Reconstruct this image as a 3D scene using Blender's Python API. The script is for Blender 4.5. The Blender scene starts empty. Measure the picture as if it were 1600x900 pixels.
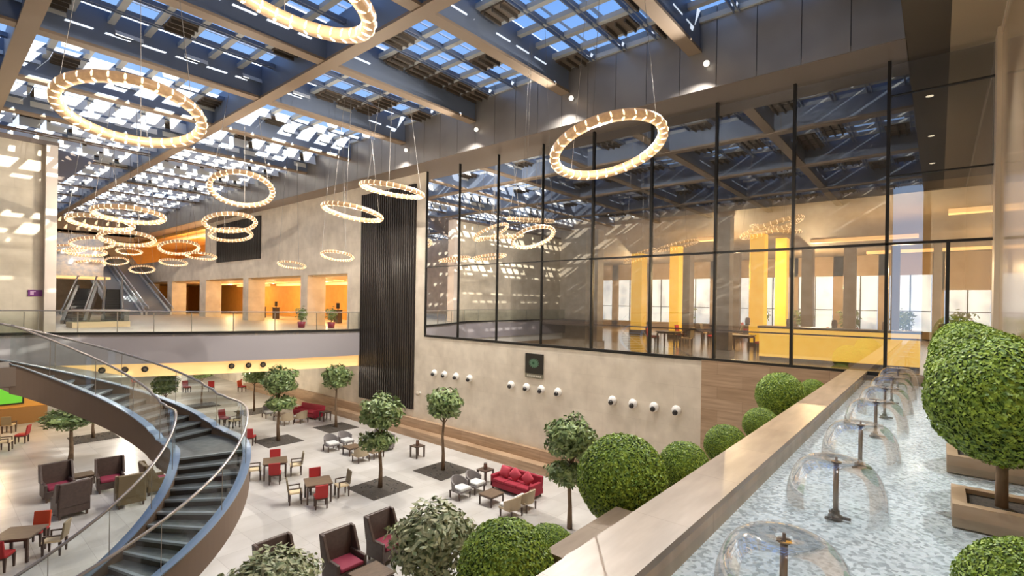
import bpy, math, random
from mathutils import Vector, Matrix, Quaternion
C = bpy.context.scene
COL = C.collection
PI = math.pi
R = math.radians

# ------------------------------------------------------------------ camera
FOC, CX, CY, HEYE = 786.0, 800.0, 472.3, 8.0
YAW, ROLL = R(40.26), R(0.9)
FW = Vector((math.cos(YAW), math.sin(YAW), 0))
r0 = Vector((math.sin(YAW), -math.cos(YAW), 0))
RT = r0 * math.cos(ROLL) + Vector((0, 0, math.sin(ROLL)))
UP = -r0 * math.sin(ROLL) + Vector((0, 0, math.cos(ROLL)))
EYE = Vector((0, 0, HEYE))
cam = bpy.data.objects.new('camera', bpy.data.cameras.new('camera'))
COL.objects.link(cam)
m3 = Matrix((RT, UP, -FW)).transposed()
cam.matrix_world = Matrix.Translation(EYE) @ m3.to_4x4()
cam.data.sensor_width = 36.0
cam.data.lens = FOC * 36.0 / 1600.0
cam.data.shift_y = (CY - 450.0) / 1600.0
cam.data.clip_end = 400
cam.data.clip_start = 0.05
C.camera = cam

# ------------------------------------------------------------------ world, sun, exposure
C.view_settings.view_transform = 'Standard'
C.view_settings.look = 'None'
C.view_settings.exposure = 0.28
C.view_settings.gamma = 1.0
C.view_settings.use_curve_mapping = False
C.cycles.max_bounces = 8
C.cycles.diffuse_bounces = 4
C.cycles.glossy_bounces = 3
C.cycles.transparent_max_bounces = 16
C.cycles.sample_clamp_indirect = 4.0
C.cycles.caustics_reflective = False
C.cycles.caustics_refractive = False
w = bpy.data.worlds.new('world'); C.world = w; w.use_nodes = True
nt = w.node_tree; nt.nodes.clear()
wo = nt.nodes.new('ShaderNodeOutputWorld'); bg = nt.nodes.new('ShaderNodeBackground')
tc = nt.nodes.new('ShaderNodeTexCoord'); sx = nt.nodes.new('ShaderNodeSeparateXYZ')
cr = nt.nodes.new('ShaderNodeValToRGB')
cr.color_ramp.elements[0].position = 0.0; cr.color_ramp.elements[0].color = (0.55, 0.74, 1.0, 1)
cr.color_ramp.elements[1].position = 0.6; cr.color_ramp.elements[1].color = (0.13, 0.33, 0.80, 1)
nt.links.new(tc.outputs['Generated'], sx.inputs[0]); nt.links.new(sx.outputs['Z'], cr.inputs[0])
nt.links.new(cr.outputs[0], bg.inputs[0]); bg.inputs[1].default_value = 1.0
nt.links.new(bg.outputs[0], wo.inputs[0])

sd = bpy.data.lights.new('sun', 'SUN'); sun = bpy.data.objects.new('sun', sd); COL.objects.link(sun)
sd.energy = 11.0; sd.angle = R(0.6); sd.color = (1.0, 0.93, 0.80)
sun.rotation_mode = 'QUATERNION'
sun.rotation_quaternion = Vector((-0.42, 1.0, -0.60)).to_track_quat('-Z', 'Y')
sun.location = (10, -20, 30)
LAMP = 2.5      # scale of every lamp in the hall

def ray(x, y): return FW + RT * ((x - CX) / FOC) - UP * ((y - CY) / FOC)
def onz(x, y, z=0.0):
    d = ray(x, y); return EYE + d * ((z - HEYE) / d.z)
def onx(x, y, X):
    d = ray(x, y); return EYE + d * (X / d.x)
def ony(x, y, Y):
    d = ray(x, y); return EYE + d * (Y / d.y)

# ------------------------------------------------------------------ materials
MATS = {}
def mat(name, col, rough=0.6, metal=0.0, emit=0.0, ecol=None, noise=None, bump=None, spec=0.5, coat=0.0):
    """noise=(scale, colour2, detail, stretch xyz)"""
    if name in MATS: return MATS[name]
    m = bpy.data.materials.new(name); m.use_nodes = True
    n = m.node_tree.nodes; l = m.node_tree.links; b = n['Principled BSDF']
    b.inputs['Base Color'].default_value = (*col, 1)
    b.inputs['Roughness'].default_value = rough
    b.inputs['Metallic'].default_value = metal
    b.inputs['Specular IOR Level'].default_value = spec
    b.inputs['Coat Weight'].default_value = coat
    if emit:
        b.inputs['Emission Color'].default_value = (*(ecol or col), 1)
        b.inputs['Emission Strength'].default_value = emit
    if noise:
        t = n.new('ShaderNodeTexCoord'); mp = n.new('ShaderNodeMapping')
        mp.inputs['Scale'].default_value = noise[3] if len(noise) > 3 else (1, 1, 1)
        nz = n.new('ShaderNodeTexNoise'); nz.inputs['Scale'].default_value = noise[0]
        nz.inputs['Detail'].default_value = noise[2]
        r = n.new('ShaderNodeValToRGB')
        r.color_ramp.elements[0].position = 0.35; r.color_ramp.elements[0].color = (*col, 1)
        r.color_ramp.elements[1].position = 0.65; r.color_ramp.elements[1].color = (*noise[1], 1)
        l.new(t.outputs['Object'], mp.inputs[0]); l.new(mp.outputs[0], nz.inputs['Vector'])
        l.new(nz.outputs['Fac'], r.inputs[0]); l.new(r.outputs[0], b.inputs['Base Color'])
    if bump:
        t = n.new('ShaderNodeTexCoord'); nz = n.new('ShaderNodeTexNoise'); nz.inputs['Scale'].default_value = bump[0]
        bp = n.new('ShaderNodeBump'); bp.inputs['Strength'].default_value = bump[1]; bp.inputs['Distance'].default_value = 0.02
        l.new(t.outputs['Object'], nz.inputs['Vector']); l.new(nz.outputs['Fac'], bp.inputs['Height']); l.new(bp.outputs[0], b.inputs['Normal'])
    MATS[name] = m
    return m

def stone(name, c1, c2, mortar, bw, bh, axis, rough=0.5, msize=0.006, vein=None, spec=0.4):
    """stone blocks; axis 'X' = wall with constant X, 'Y' = constant Y, 'Z' = floor"""
    m = bpy.data.materials.new(name); m.use_nodes = True
    n = m.node_tree.nodes; l = m.node_tree.links; b = n['Principled BSDF']
    g = n.new('ShaderNodeNewGeometry'); s = n.new('ShaderNodeSeparateXYZ'); cb = n.new('ShaderNodeCombineXYZ')
    l.new(g.outputs['Position'], s.inputs[0])
    a, c = {'X': ('Y', 'Z'), 'Y': ('X', 'Z'), 'Z': ('X', 'Y')}[axis]
    l.new(s.outputs[a], cb.inputs[0]); l.new(s.outputs[c], cb.inputs[1])
    br = n.new('ShaderNodeTexBrick'); l.new(cb.outputs[0], br.inputs['Vector'])
    br.offset = 0.0 if axis == 'Z' else 0.5
    br.inputs['Scale'].default_value = 1.0
    br.inputs['Brick Width'].default_value = bw; br.inputs['Row Height'].default_value = bh
    br.inputs['Mortar Size'].default_value = msize; br.inputs['Mortar Smooth'].default_value = 0.3
    br.inputs['Color1'].default_value = (*c1, 1); br.inputs['Color2'].default_value = (*c2, 1); br.inputs['Mortar'].default_value = (*mortar, 1)
    nz = n.new('ShaderNodeTexNoise'); mp = n.new('ShaderNodeMapping')
    mp.inputs['Scale'].default_value = vein[1] if vein else (1, 1, 1)
    nz.inputs['Scale'].default_value = vein[0] if vein else 1.2; nz.inputs['Detail'].default_value = 6
    l.new(g.outputs['Position'], mp.inputs[0]); l.new(mp.outputs[0], nz.inputs['Vector'])
    mx = n.new('ShaderNodeMixRGB'); mx.blend_type = 'MULTIPLY'; mx.inputs[0].default_value = vein[2] if vein else 0.5
    rp = n.new('ShaderNodeValToRGB'); rp.color_ramp.elements[0].position = 0.3; rp.color_ramp.elements[0].color = (0.55, 0.52, 0.48, 1)
    rp.color_ramp.elements[1].position = 0.7; rp.color_ramp.elements[1].color = (1, 1, 1, 1)
    l.new(nz.outputs['Fac'], rp.inputs[0]); l.new(br.outputs['Color'], mx.inputs[1]); l.new(rp.outputs[0], mx.inputs[2])
    l.new(mx.outputs[0], b.inputs['Base Color']); b.inputs['Roughness'].default_value = rough
    b.inputs['Specular IOR Level'].default_value = spec
    MATS[name] = m
    return m

def glass(name, tint, refl, rough=0.0, fres=True, fk=.9):
    m = bpy.data.materials.new(name); m.use_nodes = True
    n = m.node_tree.nodes; l = m.node_tree.links; n.clear()
    o = n.new('ShaderNodeOutputMaterial'); t = n.new('ShaderNodeBsdfTransparent'); g = n.new('ShaderNodeBsdfGlossy')
    g.inputs['Roughness'].default_value = rough; g.inputs['Color'].default_value = (1, 1, 1, 1)
    t.inputs['Color'].default_value = (*tint, 1); mx = n.new('ShaderNodeMixShader')
    if fres:
        lw = n.new('ShaderNodeLayerWeight'); lw.inputs['Blend'].default_value = 0.35
        ma = n.new('ShaderNodeMath'); ma.operation = 'MULTIPLY_ADD'; ma.inputs[1].default_value = fk; ma.inputs[2].default_value = refl
        ma.use_clamp = True
        l.new(lw.outputs['Fresnel'], ma.inputs[0]); l.new(ma.outputs[0], mx.inputs[0])
    else: mx.inputs[0].default_value = refl
    l.new(t.outputs[0], mx.inputs[1]); l.new(g.outputs[0], mx.inputs[2]); l.new(mx.outputs[0], o.inputs[0])
    MATS[name] = m
    return m

BEIGE = stone('limestone_wall', (.76, .67, .54), (.81, .72, .59), (.66, .57, .45), 1.6, 0.8, 'X', 0.55, 0.004)
BEIGEY = stone('limestone_wall_cross', (.70, .61, .46), (.75, .66, .51), (.60, .51, .38), 1.6, 0.8, 'Y', 0.55, 0.004)
TRAV = stone('striped_travertine', (.46, .31, .19), (.54, .38, .25), (.33, .21, .12), 1.8, 0.45, 'X', 0.45, 0.006, (2.2, (0.35, 0.35, 5), 0.7))
TRAVY = stone('polished_travertine', (.62, .45, .29), (.68, .50, .33), (.40, .27, .16), 2.6, 1.6, 'Y', 0.13, 0.006, (1.6, (2.0, 1, 0.5), 0.6), 0.7)
MARBLE = stone('polished_marble_floor', (.55, .53, .50), (.66, .64, .61), (.38, .36, .33), 1.2, 1.2, 'Z', 0.30, 0.006, (0.5, (1, 1.6, 1), 0.55), 0.5)
COPING = stone('travertine_coping', (.33, .245, .17), (.385, .285, .20), (.20, .14, .09), 1.5, 8.0, 'Z', 0.35, 0.004, (1.3, (1, 5, 1), 0.7))
STEEL = mat('blue_grey_steel', (.17, .21, .29), 0.45, 0.2)
BRONZE = mat('bronze_flange', (.26, .19, .13), 0.5, 0.2)
PANEL = mat('metal_fascia_panel', (.27, .245, .225), 0.36, 0.55, noise=(0.6, (.34, .31, .28), 2))
TAUPE = mat('taupe_metal', (.25, .20, .165), 0.45, 0.2)
DARKFR = mat('dark_mullion', (.03, .028, .025), 0.4, 0.5)
LOUV = mat('brown_louvre', (.14, .105, .075), 0.6)
RIB = mat('pale_rib', (.42, .43, .42), 0.5)
BAFF = mat('white_baffle', (.80, .80, .76), 0.7)
WHITE = mat('white_plaster', (.80, .77, .70), 0.7)
GREYF = mat('mauve_grey_fascia', (.36, .33, .34), 0.5)
ORANGE = mat('orange_plaster', (.80, .44, .10), 0.65, noise=(1.5, (.74, .38, .08), 3))
COVE = mat('warm_cove_light', (.9, .6, .3), 0.5, emit=.66, ecol=(1.0, .60, .21))
BULB = mat('warm_bulb', (1, .9, .7), 0.4, emit=1.8, ecol=(1.0, .72, .42))
RINGM = mat('glowing_crystal_ring', (.42, .28, .15), 0.3, emit=0.26, ecol=(1.0, .56, .26), noise=(9, (.28, .18, .10), 2))
CABLE = mat('steel_cable', (.22, .20, .18), 0.5, 0.3)
CHROME = mat('brushed_steel', (.50, .50, .50), 0.25, 0.9)
RAIL = mat('handrail_steel', (.48, .44, .40), 0.3, 0.8)
TREAD = mat('dark_stair_tread', (.10, .115, .12), 0.4, noise=(6, (.16, .17, .17), 4))
NOSE = mat('steel_nosing', (.36, .41, .45), 0.35, 0.5)
STRING = mat('painted_stringer', (.19, .135, .10), 0.45)
STRTOP = mat('blue_steel_capping', (.36, .45, .56), 0.3, 0.6)
BLACKP = mat('black_ribbed_panel', (.035, .028, .024), 0.38)
LEAF = mat('ficus_leaf', (.08, .14, .04), 0.45, noise=(5, (.27, .34, .12), 2))
LEAF2 = mat('pale_ficus_leaf', (.13, .18, .07), 0.5, noise=(7, (.42, .42, .24), 2))
BOX = mat('boxwood_leaf', (.085, .17, .018), 0.5, noise=(12, (.33, .46, .045), 2))
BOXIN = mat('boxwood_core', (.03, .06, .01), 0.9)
BARK = mat('bark', (.23, .15, .09), 0.8, noise=(8, (.14, .09, .05), 3, (1, 1, .3)))
SOIL = mat('dark_soil', (.045, .038, .032), 0.95, noise=(30, (.09, .075, .06), 4))
WOODD = mat('dark_wood', (.075, .045, .032), 0.4)
TABLE = mat('walnut_table', (.17, .115, .075), 0.32, noise=(3, (.12, .08, .05), 3, (1, 6, 1)))
WICK = mat('dark_brown_leather', (.085, .056, .045), 0.42, noise=(12, (.065, .042, .034), 3))
WICKO = mat('olive_brown_leather', (.15, .11, .055), 0.45)
PURP = mat('wine_cushion', (.24, .022, .05), 0.75)
RED = mat('red_upholstery', (.40, .022, .022), 0.65)
ORED = mat('orange_red_upholstery', (.55, .07, .02), 0.6)
CRED = mat('crimson_sofa_fabric', (.30, .012, .03), 0.7)
CUSH = mat('rose_red_cushion', (.52, .06, .09), 0.75)
GREYU = mat('grey_upholstery', (.20, .18, .175), 0.8)
BEIU = mat('beige_upholstery', (.46, .37, .25), 0.8)
OLIVE = mat('olive_upholstery', (.23, .19, .12), 0.75)
PALEC = mat('pale_seat_cushion', (.62, .62, .60), 0.8)
CREAM = mat('cream_seat', (.72, .58, .36), 0.75)
YELLOW = mat('lit_yellow_glass', (.95, .60, .06), 0.35, emit=0.55, ecol=(1.0, .55, .03))
DAY = mat('daylit_window', (.8, .88, 1), 0.3, emit=.78, ecol=(.70, .86, 1.0), noise=(0.9, (.6, .66, .75), 5))
GW = glass('curtain_wall_glass', (.93, .91, .87), 0.26)
GB = glass('balustrade_glass', (.90, .95, .93), 0.03, 0, True, .4)
GS = glass('skylight_glass', (.95, .97, 1.0), 0.02, fres=False)

# daylight windows: bright with darker street shapes
def daymat():
    m = MATS['daylit_window']; n = m.node_tree.nodes; l = m.node_tree.links; b = n['Principled BSDF']
    g = n.new('ShaderNodeNewGeometry'); v = n.new('ShaderNodeTexVoronoi'); v.inputs['Scale'].default_value = 1.3
    mp = n.new('ShaderNodeMapping'); mp.inputs['Scale'].default_value = (1, 1, .6)
    r = n.new('ShaderNodeValToRGB'); r.color_ramp.elements[0].color = (.35, .45, .58, 1); r.color_ramp.elements[1].color = (.92, .98, 1, 1)
    r.color_ramp.elements[1].position = 0.8; r.color_ramp.elements[0].position = 0.15
    l.new(g.outputs['Position'], mp.inputs[0]); l.new(mp.outputs[0], v.inputs['Vector']); l.new(v.outputs['Distance'], r.inputs[0])
    l.new(r.outputs[0], b.inputs['Emission Color'])
daymat()

# pool bed and water
def poolmat():
    m = bpy.data.materials.new('pebble_bed'); m.use_nodes = True
    n = m.node_tree.nodes; l = m.node_tree.links; b = n['Principled BSDF']
    t = n.new('ShaderNodeTexCoord'); v = n.new('ShaderNodeTexVoronoi'); v.inputs['Scale'].default_value = 26
    r = n.new('ShaderNodeValToRGB'); e = r.color_ramp.elements
    e[0].color = (.50, .52, .52, 1); e[1].color = (.98, .98, .97, 1); e[0].position = .12; e[1].position = .8
    x = e.new(.45); x.color = (.82, .84, .83, 1)
    s = n.new('ShaderNodeSeparateColor')
    l.new(t.outputs['Object'], v.inputs['Vector']); l.new(v.outputs['Color'], s.inputs[0]); l.new(s.outputs[0], r.inputs[0])
    l.new(r.outputs[0], b.inputs['Base Color']); b.inputs['Roughness'].default_value = .7
    MATS['pebbles'] = m
    m = bpy.data.materials.new('rippled_water'); m.use_nodes = True
    n = m.node_tree.nodes; l = m.node_tree.links; n.clear()
    o = n.new('ShaderNodeOutputMaterial'); tr = n.new('ShaderNodeBsdfTransparent'); g = n.new('ShaderNodeBsdfGlossy')
    tr.inputs['Color'].default_value = (.93, .97, .98, 1); g.inputs['Roughness'].default_value = .04
    fr = n.new('ShaderNodeFresnel'); fr.inputs['IOR'].default_value = 1.33
    ma = n.new('ShaderNodeMath'); ma.operation = 'MULTIPLY_ADD'; ma.inputs[1].default_value = .8; ma.inputs[2].default_value = .03; ma.use_clamp = True
    mx = n.new('ShaderNodeMixShader')
    t = n.new('ShaderNodeTexCoord'); nz = n.new('ShaderNodeTexNoise'); nz.inputs['Scale'].default_value = 16; nz.inputs['Detail'].default_value = 3
    bp = n.new('ShaderNodeBump'); bp.inputs['Strength'].default_value = .6; bp.inputs['Distance'].default_value = .02
    l.new(t.outputs['Object'], nz.inputs['Vector']); l.new(nz.outputs['Fac'], bp.inputs['Height'])
    l.new(bp.outputs[0], g.inputs['Normal']); l.new(bp.outputs[0], fr.inputs['Normal'])
    l.new(fr.outputs[0], ma.inputs[0]); l.new(ma.outputs[0], mx.inputs[0]); l.new(tr.outputs[0], mx.inputs[1]); l.new(g.outputs[0], mx.inputs[2])
    l.new(mx.outputs[0], o.inputs[0]); MATS['water'] = m
poolmat()
WBELL = glass('water_film', (.95, .965, .97), 0.06, .03, True, .42)

# ------------------------------------------------------------------ mesh helpers
class MB:
    def __init__(s): s.v = []; s.f = []
    def add(s, vs, fs):
        o = len(s.v); s.v += [tuple(v) for v in vs]; s.f += [tuple(i + o for i in f) for f in fs]; return s
    def box(s, a, b, M=None):
        x0, y0, z0 = a; x1, y1, z1 = b
        vs = [Vector(p) for p in ((x0,y0,z0),(x1,y0,z0),(x1,y1,z0),(x0,y1,z0),(x0,y0,z1),(x1,y0,z1),(x1,y1,z1),(x0,y1,z1))]
        if M: vs = [M @ v for v in vs]
        return s.add(vs, [(0,3,2,1),(4,5,6,7),(0,1,5,4),(1,2,6,5),(2,3,7,6),(3,0,4,7)])
    def taper(s, a, b, wa, wb):
        """square leg from a to b with half widths wa, wb"""
        vs = []
        for p, h in ((a, wa), (b, wb)):
            vs += [(p[0]-h, p[1]-h, p[2]), (p[0]+h, p[1]-h, p[2]), (p[0]+h, p[1]+h, p[2]), (p[0]-h, p[1]+h, p[2])]
        return s.add(vs, [(0,3,2,1),(4,5,6,7),(0,1,5,4),(1,2,6,5),(2,3,7,6),(3,0,4,7)])
    def tube(s, pts, rad, n=8, closed=False, cap=True):
        pts = [Vector(p) for p in pts]; k = len(pts); rs = rad if isinstance(rad, (list, tuple)) else [rad] * k
        vs = []; prev = None
        for i, p in enumerate(pts):
            if closed: t = pts[(i+1) % k] - pts[i-1]
            else: t = pts[min(i+1, k-1)] - pts[max(i-1, 0)]
            t.normalize()
            if prev is None:
                a = Vector((0, 0, 1)) if abs(t.z) < .9 else Vector((1, 0, 0))
                u = t.cross(a).normalized()
            else: u = (prev - t * prev.dot(t)).normalized()
            prev = u; v = t.cross(u)
            for j in range(n):
                q = 2*PI*j/n; vs.append(p + (u*math.cos(q) + v*math.sin(q)) * rs[i])
        fs = []
        for i in range(k if closed else k-1):
            a = i*n; b = ((i+1) % k)*n
            for j in range(n): fs.append((a+j, a+(j+1) % n, b+(j+1) % n, b+j))
        if cap and not closed: fs += [tuple(range(n-1, -1, -1)), tuple((k-1)*n + j for j in range(n))]
        return s.add(vs, fs)
    def lathe(s, prof, n=20, M=None):
        vs = []; fs = []; k = len(prof)
        for r, z in prof:
            for j in range(n):
                q = 2*PI*j/n; vs.append(Vector((r*math.cos(q), r*math.sin(q), z)))
        if M: vs = [M @ v for v in vs]
        for i in range(k-1):
            for j in range(n): fs.append((i*n+j, i*n+(j+1) % n, (i+1)*n+(j+1) % n, (i+1)*n+j))
        return s.add(vs, fs)
    def sphere(s, c, r, n=12, m=8, M=None):
        pr = [(max(r*math.sin(PI*i/m), 1e-4), -r*math.cos(PI*i/m)) for i in range(m+1)]
        T = Matrix.Translation(c) if M is None else Matrix.Translation(c) @ M
        return s.lathe(pr, n, T)
    def prism(s, poly, z0, z1):
        k = len(poly); vs = [(x, y, z0) for x, y in poly] + [(x, y, z1) for x, y in poly]
        fs = [tuple(range(k-1, -1, -1)), tuple(range(k, 2*k))] + [(i, (i+1) % k, k+(i+1) % k, k+i) for i in range(k)]
        return s.add(vs, fs)
    def strip(s, lo, hi):
        """quad strip between two polylines"""
        k = len(lo); return s.add(list(lo)+list(hi), [(i, i+1, k+i+1, k+i) for i in range(k-1)])
    def build(s, name, m, parent=None, smooth=False, bevel=0, loc=None):
        me = bpy.data.meshes.new(name); me.from_pydata(s.v, [], s.f); me.update()
        if smooth: me.polygons.foreach_set('use_smooth', [True]*len(me.polygons))
        me.materials.append(m)
        o = bpy.data.objects.new(name, me); COL.objects.link(o)
        if parent: o.parent = parent
        if loc: o.location = loc
        if bevel:
            b = o.modifiers.new('bevel', 'BEVEL'); b.width = bevel; b.segments = 2; b.limit_method = 'ANGLE'
        return o

def tag(o, label, cat, group=None, kind=None):
    if label: o['label'] = label
    if cat: o['category'] = cat
    if group: o['group'] = group
    if kind: o['kind'] = kind
    return o
def struct(o, label=None, cat=None):
    o['kind'] = 'structure'
    if label: o['label'] = label
    if cat: o['category'] = cat
    return o
def empty(name, loc=(0, 0, 0), rz=0, label=None, cat=None, group=None):
    o = bpy.data.objects.new(name, None); COL.objects.link(o); o.location = loc; o.rotation_euler = (0, 0, rz)
    o.empty_display_size = .1
    return tag(o, label, cat, group)
def copy_tree(o, parent=None):
    c = o.copy(); COL.objects.link(c)
    if parent: c.parent = parent
    for ch in list(KIDS.get(o.name, [])): copy_tree_into(ch, c)
    return c
def copy_tree_into(o, p):
    c = o.copy(); COL.objects.link(c); c.parent = p
    for ch in list(o.children): copy_tree_into(ch, c)
KIDS = {}
def dup(root, loc, rz, label, group=None, scale=None):
    r = root.copy(); COL.objects.link(r); r.location = loc; r.rotation_euler = (0, 0, rz)
    for k in ('label', 'group'):
        if k in r: del r[k]
    r['label'] = label
    if group: r['group'] = group
    if scale is not None: r.scale = (scale,)*3 if not hasattr(scale, '__len__') else scale
    for ch in list(root.children): copy_tree_into(ch, r)
    return r
PROTO = {}
def put(kind, maker, loc, rz, label, group=None, scale=None):
    """first use builds the thing, later uses copy it"""
    if kind not in PROTO:
        t = maker(); PROTO[kind] = t; t.location = loc; t.rotation_euler = (0, 0, rz); t['label'] = label
        if group: t['group'] = group
        if scale is not None: t.scale = (scale,)*3 if not hasattr(scale, '__len__') else scale
        return t
    return dup(PROTO[kind], loc, rz, label, group, scale)

XW = 19.5      # plane of the long glass wall
rng = random.Random(4)

# ================================================================== THE SHELL
struct(MB().box((-14, 3.0, -.3), (XW+.5, 92, 0)).build('floor', MARBLE), 'polished pale marble floor of the atrium lounge', 'floor')

# long wall under / beside the glass
mb = MB()
mb.box((XW, 6.9, 0), (XW+.4, 23.3, 5.9)).box((XW, 23.3, 0), (XW+.4, 30.5, 15.85)).box((XW, 30.5, 0), (XW+.4, 92, 5.9))
mb.box((XW, 30.5, 9.85), (XW+.4, 59, 15.85)).box((XW, 59, 9.85), (XW+.4, 92, 12.4))
mb.box((XW, 30.5, 5.9), (XW+1.5, 31.7, 9.85))
for a, b in ((37.3, 38.4), (48.1, 49.3), (58.6, 60.4), (69.5, 71.2), (80, 92)): mb.box((XW, a, 5.9), (XW+1.5, b, 9.85))
struct(mb.build('wall_right', BEIGE), 'long beige limestone wall below the glass', 'wall')
struct(MB().box((XW-.04, 2.0, 0), (XW+.4, 6.9, 5.9)).build('wall_right_travertine', TRAV), 'striped brown travertine end of the long wall', 'wall')
struct(MB().box((18.75, 6.9, 0), (XW, 47, .42)).build('trim_1', TRAV), 'low stone plinth along the foot of the long wall', 'trim')
struct(MB().box((19.25, 6.9, .42), (XW, 47, .95)).build('trim_2', TRAV), 'upper step of the stone plinth', 'trim')

# glazed wall
ms = [-1.25, 1.24, 3.86, 6.48, 9.08, 11.86, 14.69, 17.6, 20.5, 23.3]
ZB, ZT1, ZT = 5.95, 10.0, 15.7
mb = MB()
for i, y in enumerate(ms):
    wd = .045 if i < 6 else .025
    z0 = ZB if i else 5.8
    mb.box((XW-.02, y-wd, z0), (XW+.16, y+wd, ZT))
mb.box((XW-.02, -1.25, ZT1-.04), (XW+.14, 12.0, ZT1+.04)).box((XW-.02, 12, ZT1-.02), (XW+.1, 23.3, ZT1+.02))
mb.box((XW-.03, -1.25, ZB-.08), (XW+.16, 23.3, ZB+.04))
for z in (12.1, 14.6): mb.box((XW-.01, -1.25, z-.02), (XW+.06, 1.24, z+.02))
mb.box((XW-.03, -.25, 5.8), (XW+.16, -.16, ZT1))
fr = struct(mb.build('window_1', DARKFR), 'tall dark framed glass curtain wall reflecting the skylight', 'window')
g = MB().add([(XW+.05, -1.25, ZB), (XW+.05, 23.3, ZB), (XW+.05, 23.3, ZT), (XW+.05, -1.25, ZT)], [(0, 1, 2, 3)]).build('pane', GW, fr)
# handrail bar inside the glass
struct(MB().box((XW+.3, -1.2, 7.02), (XW+.34, 23.2, 7.07)).build('trim_3', DARKFR), 'dark guard rail bar behind the glass wall', 'trim')

# fascia and soffits under the roof
mb = MB()
ys = [.78 + 1.32*i for i in range(70)]
for a, b in zip(ys, ys[1:]):
    if b < 92: mb.box((18.1, a+.012, 15.72), (18.16, b-.012, 18.6))
mb2 = struct(MB().box((18.17, .78, 15.72), (18.22, 92, 18.6)).build('trim_18', DARKFR), 'dark joint backing of the fascia', 'trim')
struct(mb.build('trim_4', PANEL), 'brushed metal fascia panels above the glass wall', 'trim')
struct(MB().box((18.13, .78, 15.7), (XW+.4, 92, 15.9)).build('trim_5', TAUPE), 'bronze soffit above the glass wall', 'trim')
struct(MB().box((-3, -.18, 15.7), (XW+.4, .80, 18.6)).build('ceiling_dark', mat('dark_brown_ceiling', (.085, .065, .045), .6)), 'dark brown ceiling band above the pool', 'ceiling')
struct(MB().box((-3, -3.2, 15.7), (XW+.4, -.18, 16)).build('ceiling_beige', mat('beige_ceiling', (.48, .38, .26), .7)), 'beige ceiling beside the travertine wall', 'ceiling')

for k, (x, y) in enumerate(((4.5, .32), (10.0, .32), (15.5, .32))):  # lamps added to brighten the pool and its coping
    t = empty('added_downlight', (x, y, 15.7), 0, 'small lamp added in the dark ceiling to brighten the pool, ' + ['nearest the viewer', 'middle one', 'nearest the glass'][k], 'added_downlight')
    MB().lathe([(.001, -.012), (.10, -.012), (.12, 0)], 14).build('lens', mat('added_lamp_disc', (1, .9, .7), .4, emit=2.0, ecol=(1, .85, .6)), t)
    l = bpy.data.lights.new('pool_fill_lamp', 'SPOT'); l.energy = 560*LAMP; l.color = (.93, .97, 1); l.spot_size = R(75); l.spot_blend = .9; l.shadow_soft_size = 0
    o = bpy.data.objects.new('pool_fill_lamp', l); COL.objects.link(o); o.location = (x, y, 15.6)
# right travertine wall beside the camera
struct(MB().box((-3, -1.7, 3), (XW, -1.25, 15.5)).build('wall_near', TRAVY), 'polished honey travertine wall beside the pool', 'wall')
struct(MB().box((18.9, -1.7, 5.6), (XW+.1, -1.15, 15.7)).build('trim_6', mat('pale_pilaster', (.72, .60, .45), .3)), 'pale stone pilaster where travertine wall meets glass', 'trim')
struct(MB().box((-3, -1.7, 15.5), (18.9, -1.22, 15.7)).build('trim_7', mat('pale_pilaster', (.72, .60, .45), .3)), 'pale stone band on top of the travertine wall', 'trim')

# unseen hall sides that close the room
struct(MB().box((-14.4, 3, 0), (-14, 92, 18.6)).build('wall_left', BEIGE), 'beige stone wall on the far side of the atrium', 'wall')
struct(MB().box((-14, 91.6, 0), (XW+.4, 92, 18.6)).build('wall_far', BEIGEY), 'far end wall', 'wall')

struct(MB().box((-14, .4, 0), (-3, .8, 18.6)).box((-3.4, -3.2, 0), (-3, .8, 18.6)).build('wall_back', BEIGEY), 'beige wall behind the terrace', 'wall')

# roof: girders, cross beams, ribs, glass, opaque louvre boards
GY = [1.15 + 5.66*i for i in range(14)]
for i, y in enumerate(GY[1:], 1):
    zg = 17.16 if i < 7 else 17.6
    b = MB().box((-14, y-.16, zg), (18.1, y+.16, 18.6)).build('ceiling_girder', STEEL)
    struct(b, 'deep blue grey steel roof girder', 'ceiling beam')
    MB().box((-14, y-.24, zg-.10), (18.08, y+.24, zg)).build('bottom_flange', BRONZE, b)
for x in (10.15, 2.3, -5.6):
    b = MB().box((x-.14, .8, 17.16), (x+.14, 80, 18.6)).build('ceiling_cross_beam', STEEL)
    struct(b, 'long steel cross beam running down the hall', 'ceiling beam')
    MB().box((x-.26, .8, 17.02), (x+.26, 80, 17.13)).build('bottom_flange', BRONZE, b)
CXs = [18.1 - 1.13*i for i in range(29)]
ribs = MB()
for x in CXs: ribs.box((x-.11, .8, 18.12), (x+.11, 80, 18.3))
struct(ribs.build('ceiling_ribs', RIB), 'pale ribs between the skylight panes', 'ceiling')
mul = MB(); baf = MB(); lou = MB(); slat = MB()
step = 5.66/4
NY = 56
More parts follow.
